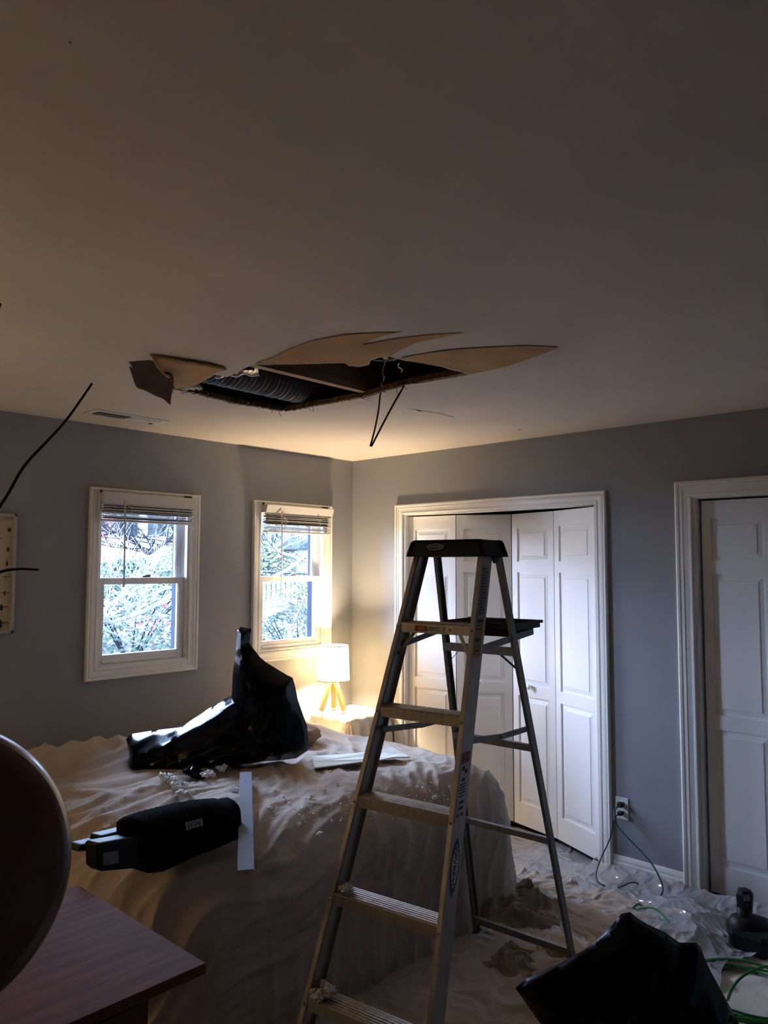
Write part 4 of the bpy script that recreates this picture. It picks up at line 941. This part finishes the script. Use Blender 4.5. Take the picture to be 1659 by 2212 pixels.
bagz = b1.build('trash_bag', M['bag'], smooth=True, recalc=False); weld(bagz)
try: bagz.data.set_sharp_from_angle(angle=.55)
except Exception: pass
tag(bagz, 'big shiny black plastic bag with a twisted neck standing on the bed', 'trash bag', 'black plastic bags')

# straightedge
def bedz(x, y, extra=0): return BZ + .034 + extra
s0 = onp(531, 1668, 2, BZ + .075); s1 = onp(531, 1880, 2, BZ + .055)
d = (s1 - s0); d.normalize(); s1 = s0 + d * ((s1 - s0).length); sidev = d.cross(Z_).normalized(); upv = sidev.cross(d).normalized()
if upv.z < 0: upv = -upv
hw = .026
st = thing('straightedge', (s0 + s1) / 2, 'long flat silver metal straightedge lying across the bed', 'straightedge')
MB().obox((s0 + s1) / 2, d, sidev, upv, (s1 - s0).length / 2, hw, .0015).build('blade', M['steel'], st, bevel=.0008)
for t_, rr in ((.97, .0055), (.13, .0045)):
    c = s0.lerp(s1, t_) + upv * .0017; MB().sheet(ell(c, sidev, d, rr, rr * 1.0, 16), upv, .0003).build('hang_hole', M['ink'], st)
# drywall offcut
pl = [(674, 1636), (676, 1648), (679, 1661), (720, 1656), (777, 1648), (819, 1644), (850, 1638), (885, 1637), (872, 1630), (848, 1616), (828, 1622), (783, 1628), (730, 1632)]
b = MB(); zz = BZ + .045
pp = [onp(x, y, 2, zz + (.012 if 810 < x < 870 else 0)) for x, y in pl]
tag(b.sheet(pp, Z_, .006).build('plasterboard_offcut', M['sagef'], bevel=.001), 'pale flat plasterboard offcut lying on the bed behind the ladder', 'plasterboard')
# insulation clumps
def clump(pos, r, n, seed, label, sq=(1, 1, .7)):
    b_ = MB(); rr = random.Random(seed)
    for k in range(n):
        b_.blob(Vector(pos) + Vector((rr.uniform(-1, 1) * r, rr.uniform(-1, 1) * r, rr.uniform(.0, .6) * r + r * .25)), r * rr.uniform(.25, .6), 1.3, 3.2, 3, seed + k, sq)
    for k in range(n * 5):
        a = Vector(pos) + Vector((rr.uniform(-1, 1) * r, rr.uniform(-1, 1) * r, rr.uniform(.1, .8) * r)); e = a + Vector((rr.uniform(-1, 1), rr.uniform(-1, 1), rr.uniform(-.2, .8))) * r * .45
        b_.tube([a, a.lerp(e, .5) + Vector((0, 0, .004)), e], .0012, 3)
    return tag(b_.build('insulation_clump', M['fluff'], smooth=True), label, 'insulation', 'clumps of insulation fluff')
for (q, z, r, n, lab_) in (((362, 1690), .70, .034, 8, 'white insulation clump on the bed, largest one below the bag'), ((388, 1702), .70, .024, 5, 'white insulation clump on the bed just right of the largest one'),
                          ((405, 1722), .70, .026, 6, 'white insulation clump on the bed directly above the tool bag'), ((450, 1680), .70, .024, 6, 'white insulation clump at the lower right edge of the big bag'),
                          ((483, 1664), .71, .022, 5, 'white insulation clump beside the far end of the straightedge'), ((508, 1712), .69, .018, 5, 'small insulation clump left of the middle of the straightedge')):
    clump(onp(*q, 2, z + .01), r, n, hash(lab_) % 1 + int(q[0]), lab_)
P = fr(-1, H1 - 3 * SP) + A_ * .045 - B_ * .035; clump(P + Z_ * .002, .024, 9, 31, 'tan-grey insulation clump on the left end of the second lowest ladder step')
P = fr(-1, H1 - 4 * SP) + A_ * .05 - B_ * .03; clump(P + Z_ * .002, .032, 11, 37, 'tan-grey insulation clump on the left end of the lowest ladder step')
# larger chips, each one a thing
chips = [((655, 1745), .009), ((672, 1722), .011), ((700, 1706), .012), ((728, 1692), .007), ((752, 1693), .006), ((765, 1788), .008), ((646, 1780), .010), ((690, 1800), .011), ((792, 1690), .009), ((862, 1665), .008), ((880, 1700), .009), ((900, 1698), .008), ((915, 1702), .011), ((940, 1722), .012), ((713, 1667), .008), ((705, 1638), .006), ((612, 1722), .008), ((583, 1745), .009), ((598, 1760), .008), ((625, 1735), .007)]
for k, (q, r) in enumerate(chips):
    z = BZ + .036 if q[1] < 1770 else BZ + .012
    b = MB().blob(onp(*q, 2, z), r, .9, 2.2, 2, k * 3.3, (1.2, .8, .6))
    tag(b.build('plaster_chip', M['plaster']), 'small white plaster chip lying on the drop cloth right of the straightedge', 'plaster chip', 'plaster chips on the bed')
b = MB()
for k in range(420):
    u = R_.gauss(0, 1); 
    px = R_.uniform(560, 990); py = 1665 + R_.random() ** .8 * 110 + (px - 560) * -.03
    if px > 700 and px < 790 and py < 1665: continue
    p = onp(px, py, 2, BZ + .032); r = R_.uniform(.0012, .0042)
    if p.y < BY0 + .08: p.z -= .01
    b.blob(p, r, .6, 2, 1, k, (1.3, .9, .6))
tag(b.build('plaster_crumbs', M['plaster']), 'fine white plaster crumbs scattered over the drop cloth on the bed', 'debris', None, 'stuff')
# pillow glimpsed behind the bag; the brown stands for its shaded underside
pp = onp(683, 1597, 2, .72); b = MB().blob(pp + Vector((-.10, .08, .02)), .16, .12, 2, 4, 3, (1, .8, .42))
tag(b.build('pillow', M['pillow'], smooth=True), 'pillow, coloured brown for its shaded underside, peeking out between the big bag and the nightstand', 'pillow')

# black tool bag with battery ----------------------------------------------------------
tb = onp(330, 1888, 2, .70); te = onp(505, 1806, 2, .70); dU = Vector((te.x - tb.x, te.y - tb.y, 0)).normalized(); dN = Vector((dU.y, -dU.x, 0))
if dN.dot(FH) > 0: dN = -dN                      # towards the camera
ob = onp(380, 1868, 2, .70) - dN * .075
nrm = -dN
body = [(268, 1800), (266, 1785), (272, 1771), (284, 1762), (320, 1750), (380, 1735), (430, 1726), (462, 1724), (475, 1727), (492, 1722), (499, 1728), (502, 1745), (503, 1775), (502, 1798), (508, 1806), (500, 1816), (480, 1822), (440, 1838), (390, 1858), (335, 1884), (318, 1886), (300, 1880), (272, 1872), (262, 1840)]
puv = []
for q in body:
    d_ = ray(*q); t = (ob - CAM).dot(nrm) / d_.dot(nrm); p = CAM + d_ * t - ob; puv.append((p.dot(dU), p.z))
tbag = thing('tool_bag', ob, 'black padded tool bag with a battery pack at its left end, on the bed', 'tool bag')
o = inflate(puv, ob, dU, Z_, dN, .17, .012, .003, 9, 5, power=.5, edge=.9).build('bag_body', M['fabricblk'], tbag, smooth=True, recalc=False); weld(o)
def tp_at(q, off): d_ = ray(*q); o_ = ob + dN * off; t = (o_ - CAM).dot(nrm) / d_.dot(nrm); return CAM + d_ * t
c = [tp_at(q, .088) for q in ((400, 1777), (436, 1768), (438, 1783), (402, 1794))]
pn = dN; lb = MB().sheet(c, pn, .0012).build('name_label', M['alu_d'], tbag); lb['label'] = 'small grey woven label'
b = MB()
X = (c[1] - c[0]); Y = (c[3] - c[0])
for (a0, a1, v0, v1) in ((.08, .92, .12, .2), (.1, .2, .35, .8), (.26, .34, .3, .7), (.34, .44, .3, .4), (.5, .56, .35, .75), (.62, .7, .3, .6), (.76, .86, .35, .8), (.1, .6, .85, .92)):
    b.sheet([c[0] + X * a0 + Y * v0, c[0] + X * a1 + Y * v0, c[0] + X * a1 + Y * v1, c[0] + X * a0 + Y * v1], pn, .0018)
b.build('label_marks', M['ink'], tbag)
bt = [tp_at(q, .03) for q in ((200, 1822), (206, 1818), (272, 1806), (300, 1800), (300, 1872), (212, 1880), (202, 1872))]
o = MB().sheet([p - dN * .035 for p in bt], dN, .055).build('battery_pack', M['blackpl'], tbag, bevel=.006)
c = [tp_at(q, .053) for q in ((221, 1842), (255, 1838), (256, 1864), (223, 1870))]; MB().sheet(c, dN, .0006).build('battery_label', M['alu_d'], tbag)
h = [tp_at(q, -.06) for q in ((160, 1838), (165, 1822), (208, 1812), (208, 1803), (262, 1790), (290, 1790), (290, 1815), (210, 1832))]
MB().sheet([p - dN * .03 for p in h], dN, .05).build('tool_handle', M['blackpl'], tbag, bevel=.006)

# ================================================================== FRONT BAG, TOOL BY THE CLOSET
o3 = dep(1360, 2100, 2.72); o3.z = 0
sil = [(1113, 2135), (1134, 2116), (1200, 2085), (1262, 2052), (1290, 2030), (1316, 2006), (1330, 1988), (1342, 1974), (1361, 1970), (1378, 1984), (1400, 1997), (1437, 2014), (1468, 2036), (1504, 2036), (1514, 2046), (1522, 2070), (1536, 2100), (1572, 2165), (1604, 2225), (1600, 2320), (1560, 2350), (1300, 2352), (1220, 2330), (1170, 2215)]
pu = []
for q in sil:
    u, v = plane_uv(q, o3); pu.append((u, max(v, .012)))
o = inflate(pu, o3, RH, Z_, -FH, .26, .014, .026, 9, 8.8, power=1.0, edge=1.0, ang=1.1, st=3).build('trash_bag', M['bag2'], smooth=True, recalc=False); weld(o)
tag(o, 'dull black plastic bag slumped on the floor right of the ladder foot', 'trash bag', 'black plastic bags')
# dark cordless tool
tq = onp(1612, 2028, 2, 0.0); TX = RH; TY = FH
tl = thing('cordless_tool', tq, 'black cordless power tool standing on the floor before the right closet', 'power tool')
tq = onp(1606, 2040, 2, 0.0); tq = tq - FH * .03
sc_ = (tq - CAM).dot(CF) / F_PX
def T(u, v, w_=0): return tq + RH * (u * sc_) + Z_ * (v * sc_) + FH * w_     # u,v in picture-pixel sized units
hx = [(-16, 0), (-8, 10), (10, 10), (18, 0), (10, -8), (-8, -8)]
b = MB(); b.add([T(a * 1.0 - 2, 82, c * .003) for a, c in hx] + [T(a * 1.15 - 2, 112, c * .003) for a, c in hx] + [T(a * .8 - 2, 122, c * .0025) for a, c in hx], [(i, (i + 1) % 6, 6 + (i + 1) % 6, 6 + i) for i in range(6)] + [(6 + i, 6 + (i + 1) % 6, 12 + (i + 1) % 6, 12 + i) for i in range(6)] + [(5, 4, 3, 2, 1, 0), (12, 13, 14, 15, 16, 17)])
hd_ = b.build('battery_pack', M['blackpl'], tl, bevel=.003)
MB().sheet([T(-10, 103, -.031), T(4, 105, -.031), T(4, 117, -.024), T(-10, 115, -.024)], -FH, .001).build('battery_label', M['alu_d'], tl)
MB().tube([T(-2, 84), T(-4, 66), T(-2, 50)], [.034, .030, .042], 14).build('grip', M['blackpl'], tl, smooth=True)
b = MB(); b.tube([T(-34, 34), T(-20, 36), T(0, 36), T(50, 24), T(95, 20)], [.045, .068, .078, .070, .045], 20); b.build('motor_housing', M['blackpl'], tl, smooth=True)
MB().box(tq.x - .09, tq.x + .07, tq.y - .11, tq.y + .05, .004, .10).build('base_shoe', M['blackpl'], tl, bevel=.02)

# ================================================================== DRESSER, DISC, STEMS
ds_ = thing('dresser', (-3.5, -2.18, 0), 'dark reddish wood dresser whose corner juts in at lower left', 'dresser')
MB().box(-4.12, -2.921, -2.487, -1.87, .757, .780).build('dresser_top', M['dresser'], ds_, bevel=.002)
MB().box(-4.05, -3.03, -2.43, -1.90, .08, .757).build('carcass', M['dresser'], ds_)
for k in range(3):
    z0 = .12 + k * .21; dr = MB().box(-4.02, -3.06, -2.446, -2.430, z0, z0 + .19).build('drawer', M['dresser'], ds_, bevel=.003)
    for x in (-3.8, -3.28): MB().lathe([(.001, .03), (.012, .028), (.014, .018), (.007, .008), (.01, 0)], (x, -2.446, z0 + .1), 14, (0, -1, 0)).build('knob', M['dresser'], dr, smooth=True)
for x in (-4.0, -3.08):
    for y in (-2.39, -1.95): MB().box(x - .025, x + .025, y - .025, y + .025, 0, .08).build('leg', M['dresser'], ds_)
dc = dep(-194, 1904, 1.26); nd = (CAM - dc); nd.z = 0; nd.normalize(); nd = (nd + Vector((0, 0, .12))).normalized(); rad = 334 * 1.26 / F_PX
pq = thing('round_plaque', dc, 'large round dark wooden disc standing on the dresser at the left edge', 'wooden disc')
MB().lathe([(.001, .034), (rad * .5, .032), (rad * .86, .022), (rad * .93, .012), (rad * .955, .004)], dc, 96, nd).build('disc_face', M['disc'], pq, smooth=True)
o = MB().lathe([(rad * .955, .004), (rad * .972, -.004), (rad * .984, -.012), (rad * .993, -.022), (rad, -.040), (rad * .985, -.060), (rad * .93, -.070), (rad * .6, -.074), (.001, -.075)], dc, 96, nd).build('rim', M['rimlit'], pq, smooth=True); o['label'] = 'rounded rim, coloured paler to suggest window light on it'
vz = Vector((-3.93, -2.12, .780)); vs2 = thing('vase', vz, 'dark vase standing on the dresser out past the left edge', 'vase')
MB().lathe([(.001, .002), (.05, .002), (.065, .05), (.07, .12), (.05, .2), (.028, .25), (.034, .28), (.031, .28), (.025, .25), (.045, .2), (.06, .1), (.001, .02)], vz, 28).build('vase_body', M['vase'], vs2, smooth=True)
st1 = spl([vz + Vector((0, 0, .05)), vz + Vector((.01, -.01, .30)), dep(-330, 1500, 1.25), dep(-120, 1250, 1.25), dep(0, 1093, 1.27), dep(50, 1010, 1.28), dep(100, 955, 1.29), dep(145, 905, 1.30), dep(199, 828, 1.30)], 8)
tag(MB().tube(st1, [.0035 - .0016 * i / len(st1) for i in range(len(st1))], 6).build('dried_stem', M['stem'], smooth=True), 'thin dark dried stem rising steeply from the left edge to the ceiling', 'dried stem', 'dried stems')
st2 = spl([vz + Vector((.004, 0, .05)), vz + Vector((.008, -.004, .29)), dep(-330, 1420, 1.26), dep(-120, 1275, 1.28), dep(0, 1236, 1.29), dep(22, 1231, 1.29), dep(50, 1229, 1.30), dep(83, 1231, 1.30)], 8)
tag(MB().tube(st2, [.0036 - .0016 * i / len(st2) for i in range(len(st2))], 6).build('dried_stem', M['stem'], smooth=True), 'short dark dried stem curving level across the framed insect print', 'dried stem', 'dried stems')
st3 = spl([vz + Vector((-.004, 0, .05)), vz + Vector((.0, .004, .30)), dep(-300, 1300, 1.25), dep(-80, 900, 1.27), dep(-20, 720, 1.28), dep(1, 655, 1.28)], 8)
tag(MB().tube(st3, .002, 6).build('dried_stem', M['stem'], smooth=True), 'dark stem tip just touching the upper left edge of the photo', 'dried stem', 'dried stems')

# ================================================================== INSECT PRINT
pr = thing('framed_picture', (-2.62, -.012, 1.62), 'white-framed insect specimen print hanging left of the left window', 'picture')
PX0, PX1, PZ0, PZ1, PY = -2.88, -2.392, 1.330, 1.925, -.024
b = MB(); f_ = .016
for q in ((PX0, PX1, PZ0, PZ0 + f_), (PX0, PX1, PZ1 - f_, PZ1), (PX0, PX0 + f_, PZ0, PZ1), (PX1 - f_, PX1, PZ0, PZ1)): b.box(q[0], q[1], PY, 0, q[2], q[3])
b.build('frame_moulding', M['frame'], pr, bevel=.002)
MB().box(PX0 + f_, PX1 - f_, -.006, -.002, PZ0 + f_, PZ1 - f_).build('mount_board', M['printbg'], pr)
def insect(q, l, wd, kind, m, left=False):
    c = onp(*q, 1, -.0065); X = Vector((1, 0, 0)); b_ = MB(); nn = Vector((0, -1, 0))
    b_.sheet(ell(c - Z_ * l * .12, X, Z_, wd, l * .36, 16), nn, .002); b_.sheet(ell(c + Z_ * l * .30, X, Z_, wd * .62, l * .14, 12), nn, .002)
    for s in (-1, 1):
        for k in range(3):
            a = c + X * s * wd * .7 + Z_ * l * (.16 - k * .2); e = a + X * s * wd * .8 + Z_ * l * (.18 - .18 * k); b_.sheet([a, a - Z_ * .001, e - Z_ * .001, e], nn, .001)
    o_ = b_.build('insect', m, pr)
    if kind:
        w_ = MB()
        for s in (-1, 1):
            a = c + Z_ * l * .12; t = c + X * s * l * .95 + Z_ * l * (.12 if kind == 1 else .05)
            w_.sheet([a, a.lerp(t, .5) + Z_ * l * .13, t + Z_ * l * .04, t - Z_ * l * .10, a.lerp(t, .5) - Z_ * l * .16, a - Z_ * l * .12], nn, .0012)
        w_.build('wing', M['wing'], o_)
insect((20, 1144), .020, .0075, 0, M['beetle']); insect((17, 1187), .024, .005, 0, M['beetle']); insect((15, 1217), .026, .0055, 0, M['beetle'])
insect((13, 1247), .022, .0016, 1, M['wing']); insect((10, 1281), .024, .003, 1, M['insectd']); insect((3, 1312), .034, .006, 2, M['insectd']); insect((1, 1347), .042, .007, 2, M['insectd'])
insect((-4, 1163), .024, .003, 2, M['wing'])
for k in range(2):
    for j in range(6): insect((-36 - 34 * k, 1150 + 36 * j), .026, .005, (j + k) % 3, M['beetle'] if j % 2 else M['insectd'])

# ================================================================== OUTDOORS
def gz(x, y): return -.55 + .20 * max(0, y - 1.5) + .10 * nz((x * .4, y * .4, 1))
def gnd(a, c): x = -8 + 34 * a; y = .3 + 26 * c; return (x, y, gz(x, y) + .05 * nz((x * 2, y * 2, 3)))
o = MB().grid(gnd, 110, 90).build('ground_slope', M['ground'], smooth=True, recalc=False); o['kind'] = 'structure'; o['label'] = 'leaf-littered slope outside the windows'
def shrub(x, y, rx, h, n, m, label, name='shrub', stem=True, cat='shrub', ls=.05, z0=None, group='shrubs outside the windows'):
    z = gz(x, y) if z0 is None else z0; t = thing(name, (x, y, z), label, cat, group); b_ = MB(); rr = random.Random(int(x * 31 + y * 17))
    for k in range(n):
        u = rr.random(); a = rr.uniform(0, 2 * PI); zz = u ** .8; rad_ = rx * (math.sin(PI * min(.98, zz * .8 + .18)) ** .7) * rr.uniform(.55, 1.0) * (1 + .35 * nz((a * 1.3, zz * 3, x)))
        p = Vector((x + rad_ * math.cos(a), y + rad_ * math.sin(a), z + h * zz)); s = ls * rr.uniform(.5, 1.2)
        d1 = Vector((rr.uniform(-1, 1), rr.uniform(-1, 1), rr.uniform(-.6, .6))).normalized(); d2 = d1.orthogonal().normalized()
        b_.add([p, p + d1 * s * .5 + d2 * s * .28, p + d1 * s, p + d1 * s * .5 - d2 * s * .28], [(0, 1, 2, 3)])
    b_.build('foliage', m, t, recalc=False)
    b_ = MB()
    for k in range(7):
        a = k * 2.4; b_.tube([(x, y, z - .1), (x + rx * .3 * math.cos(a), y + rx * .3 * math.sin(a), z + h * .4), (x + rx * .7 * math.cos(a), y + rx * .7 * math.sin(a), z + h * .85)], [.02, .012, .005], 5)
    b_.build('stem', M['barkd'], t)
def sx(k, y): return (-1.66 + .576 * y) if k == 0 else (-.55 + .855 * y)   # line of sight through window k
shrub(sx(0, 6) - .2, 6.0, 1.3, 1.4, 3800, M['leaf'], 'dark green shrub low in the lower sash of the left window', ls=.09)
shrub(sx(0, 9) + 1.6, 9.0, 1.5, 1.6, 3000, M['leaf2'], 'olive shrub behind on the slope, right part of the left window', ls=.10)
shrub(sx(0, 10) - 1.7, 10.0, 1.4, 2.0, 2200, M['leafr'], 'reddish shrub on the slope at the left of the left window', ls=.08)
shrub(sx(1, 11) - 1.0, 11.0, 1.2, 3.0, 3600, M['leaf'], 'tall green shrub rising behind the iron fence', ls=.10)
shrub(sx(1, 7.6) + .9, 7.6, 1.0, .75, 2200, M['leaf2'], 'low yellow-green bush in front of the iron fence', ls=.10)
shrub(sx(1, 4.5) + .1, 4.5, .8, 1.0, 2200, M['leaf'], 'low leafy bush nearest the right window', ls=.06)
shrub(sx(1, 15), 15.5, 2.6, 3.8, 4000, M['leaf'], 'large green hedge far behind the fence, right window', ls=.16)
shrub(sx(0, 13) + 2.4, 13.0, 1.6, 1.5, 3000, M['leaf2'], 'low olive hedge before the blue-grey house', ls=.16)
shrub(sx(0, 13) - 2.6, 13.0, 1.4, 1.0, 2600, M['leaf'], 'low dark hedge at the left end of the slope, left window', ls=.16)
def autumn(x, y, z, n, m, label, sp=.5, nm='autumn_leaves'):
    b_ = MB(); rr = random.Random(int(x * 13))
    for k in range(n):
        p = Vector((x + rr.gauss(0, sp), y + rr.gauss(0, .2), z + rr.gauss(0, sp * .35))); s = rr.uniform(.03, .07); d1 = Vector((rr.uniform(-1, 1), rr.uniform(-1, 1), rr.uniform(-.5, .5))).normalized(); d2 = d1.orthogonal()
        b_.add([p, p + d1 * s * .5 + d2 * s * .3, p + d1 * s, p + d1 * s * .5 - d2 * s * .3], [(0, 1, 2, 3)])
    return b_
# bare trees
def tree(base, path, r0, seed, label, m, twigs, tw_len, depth=3, tn=5, extra=None):
    rr = random.Random(seed); b_ = MB(); P = spl([Vector(p) for p in path], 6); n_ = len(P)
    b_.tube(P, [r0 * (1 - .75 * i / n_) for i in range(n_)], 7)
    def tw(p, d, l, r, dep_):
        if dep_ == 0 or l < .06: return
        pts_ = [p]; q = p.copy(); dd = d.copy(); k = 4
        for i in range(k): dd = (dd + Vector((rr.uniform(-1, 1), rr.uniform(-1, 1), rr.uniform(-.6, .9))) * .28).normalized(); q = q + dd * l / k; pts_.append(q.copy())
        b_.tube(pts_, [r * (1 - .6 * i / k) for i in range(k + 1)], 4, cap=False)
        for i in range(tn):
            j = rr.randrange(1, k + 1); tw(pts_[j], (dd + Vector((rr.uniform(-1, 1), rr.uniform(-1, 1), rr.uniform(-.5, 1))) * .9).normalized(), l * rr.uniform(.45, .7), r * .55, dep_ - 1)
    for k in range(twigs):
        i = rr.randrange(n_ // 4, n_); dd = Vector((rr.uniform(-1, 1), rr.uniform(-.6, .6), rr.uniform(-.3, 1))).normalized(); tw(P[i], dd, tw_len * rr.uniform(.6, 1.2), r0 * .32, depth)
    if extra: b_.add(extra.v, extra.f)
    t = thing('bare_tree', P[0], label, 'tree', 'bare trees outside'); b_.build('branches', m, t, recalc=False); return t
y = 3.0
tree(None, [(.9, 3.2, gz(.9, 3.2)), (.75, 3.1, .6), onp(400, 1282, 1, 3.0), onp(350, 1300, 1, 3.0), onp(300, 1325, 1, 2.95), onp(250, 1342, 1, 2.9), onp(205, 1346, 1, 2.85), onp(120, 1350, 1, 2.8)], .035, 3, 'bare pale tree limb crossing the lower sash of the left window', M['bark'], 16, .8, 3, 4)
tree(None, [(1.8, 4.2, gz(1.8, 4.2)), (1.5, 4.1, .9), onp(400, 1130, 1, 4.0), onp(372, 1160, 1, 3.95), onp(345, 1180, 1, 3.9), onp(318, 1196, 1, 3.85), onp(290, 1170, 1, 3.8), onp(250, 1150, 1, 3.8), onp(210, 1145, 1, 3.8)], .030, 8, 'dark bare branches spreading across the upper sash of the left window', M['barkd'], 22, 1.0, 3, 4)
tree(None, [(3.0, 5.0, gz(3, 5)), (2.9, 5.0, 1.2), onp(640, 1215, 1, 5.0), onp(600, 1190, 1, 4.9), onp(570, 1150, 1, 4.8), onp(560, 1100, 1, 4.8)], .035, 12, 'bare pale branches across the left of the right window', M['bark'], 18, .9, 3, 4)
tree(None, [(-.2, 5.5, gz(-.2, 5.5)), (.3, 5.4, .8), (.9, 5.2, 1.2), (1.6, 5.2, 1.9), (2.0, 5.2, 2.8)], .03, 15, 'slender pale sapling on the slope behind the left window', M['bark'], 18, 1.0, 3, 4)
tree(None, [(3.9, 4.4, gz(3.9, 4.4)), (3.6, 4.3, .4), (3.3, 4.2, 1.0), (3.1, 4.1, 1.5)], .02, 19, 'tangle of bare twigs low in the right window', M['bark'], 20, .6, 3, 5)
for (px, py, yy, m_, lb_) in ((290, 1235, 7.0, 'leafy', 'yellow flowers in a row low in the upper sash of the left window'), (640, 1200, 5.6, 'leafy', 'yellow autumn leaves at the middle of the right window'), (225, 1190, 9.2, 'leafr', 'pink-red leaves left in the upper sash of the left window'), (330, 1340, 3.2, 'leafr', 'red leaves at the centre of the lower sash of the left window'), (640, 1290, 4.6, 'leafy', 'yellow-green leaf cluster in the lower sash of the right window')):
    p = onp(px, py, 1, yy); b_ = autumn(p.x, p.y, p.z, 45, None, '', .05 * yy)
    b_.tube([(p.x, p.y, gz(p.x, p.y) - .05), (p.x, p.y, p.z)], .003, 4)
    tag(b_.build('leafy_plant', M[m_], recalc=False), lb_, 'plant', 'coloured plants outside the windows')
# iron fence
A0, A1 = Vector((onp(540, 1225, 1, 9.0).x - .5, 9.0, 0)), Vector((onp(710, 1240, 1, 9.6).x + .8, 9.6, 0))
fz = 1.58
fe = thing('iron_fence', (A0.x, A0.y, .7), 'dark iron picket fence on the slope seen through the right window', 'fence')
MB().tube([A0 + Z_ * fz, A1 + Z_ * (fz - .15)], .025, 6).build('rail', M['fence'], fe); MB().tube([A0 + Z_ * (fz - .85), A1 + Z_ * (fz - 1.0)], .02, 6).build('rail', M['fence'], fe)
for k in range(28):
    p = A0.lerp(A1, k / 27); zt = fz - .15 * k / 27; MB().tube([p + Z_ * (zt - 1.1), p + Z_ * (zt + .06)], .010, 5).build('picket', M['fence'], fe)
# blue neighbouring house
hp = onp(270, 1150, 1, 17.0); hs = thing('neighbour_house', (hp.x, 17.5, 0), 'blue-grey neighbouring house seen through the left window', 'house')
b_ = MB(); b_.box(hp.x - 5.5, hp.x + 2.6, 17.0, 21, -.5, 4.2); b_.build('siding_wall', M['siding'], hs)
for dx in (-4.5, -2.2, .4, 2.4): MB().box(hp.x + dx, hp.x + dx + .28, 16.9, 17.0, 0, 4.2).build('corner_board', M['exttrim'], hs)
MB().prism([(-6, 4.1), (3.2, 4.1), (3.2, 4.4), (-1.4, 6.0), (-6, 4.4)], (hp.x, 16.6, 0), (hp.x, 21.4, 0), (1, 0, 0), (0, 0, 1)).build('roof', M['exttrim'], hs)
p = onp(655, 1215, 1, 11); 
sh = thing('garden_shed', (p.x, 11.5, gz(p.x, 11)), 'small white shed behind the fence in the right window', 'shed')
MB().box(p.x - .2, p.x + .7, 11.0, 12.2, .9, 2.1).build('shed_wall', M['exttrim'], sh); MB().prism([(-.3, 2.1), (.8, 2.1), (.25, 2.4)], (p.x, 10.9, 0), (p.x, 12.3, 0), (1, 0, 0), (0, 0, 1)).build('shed_roof', M['siding'], sh)
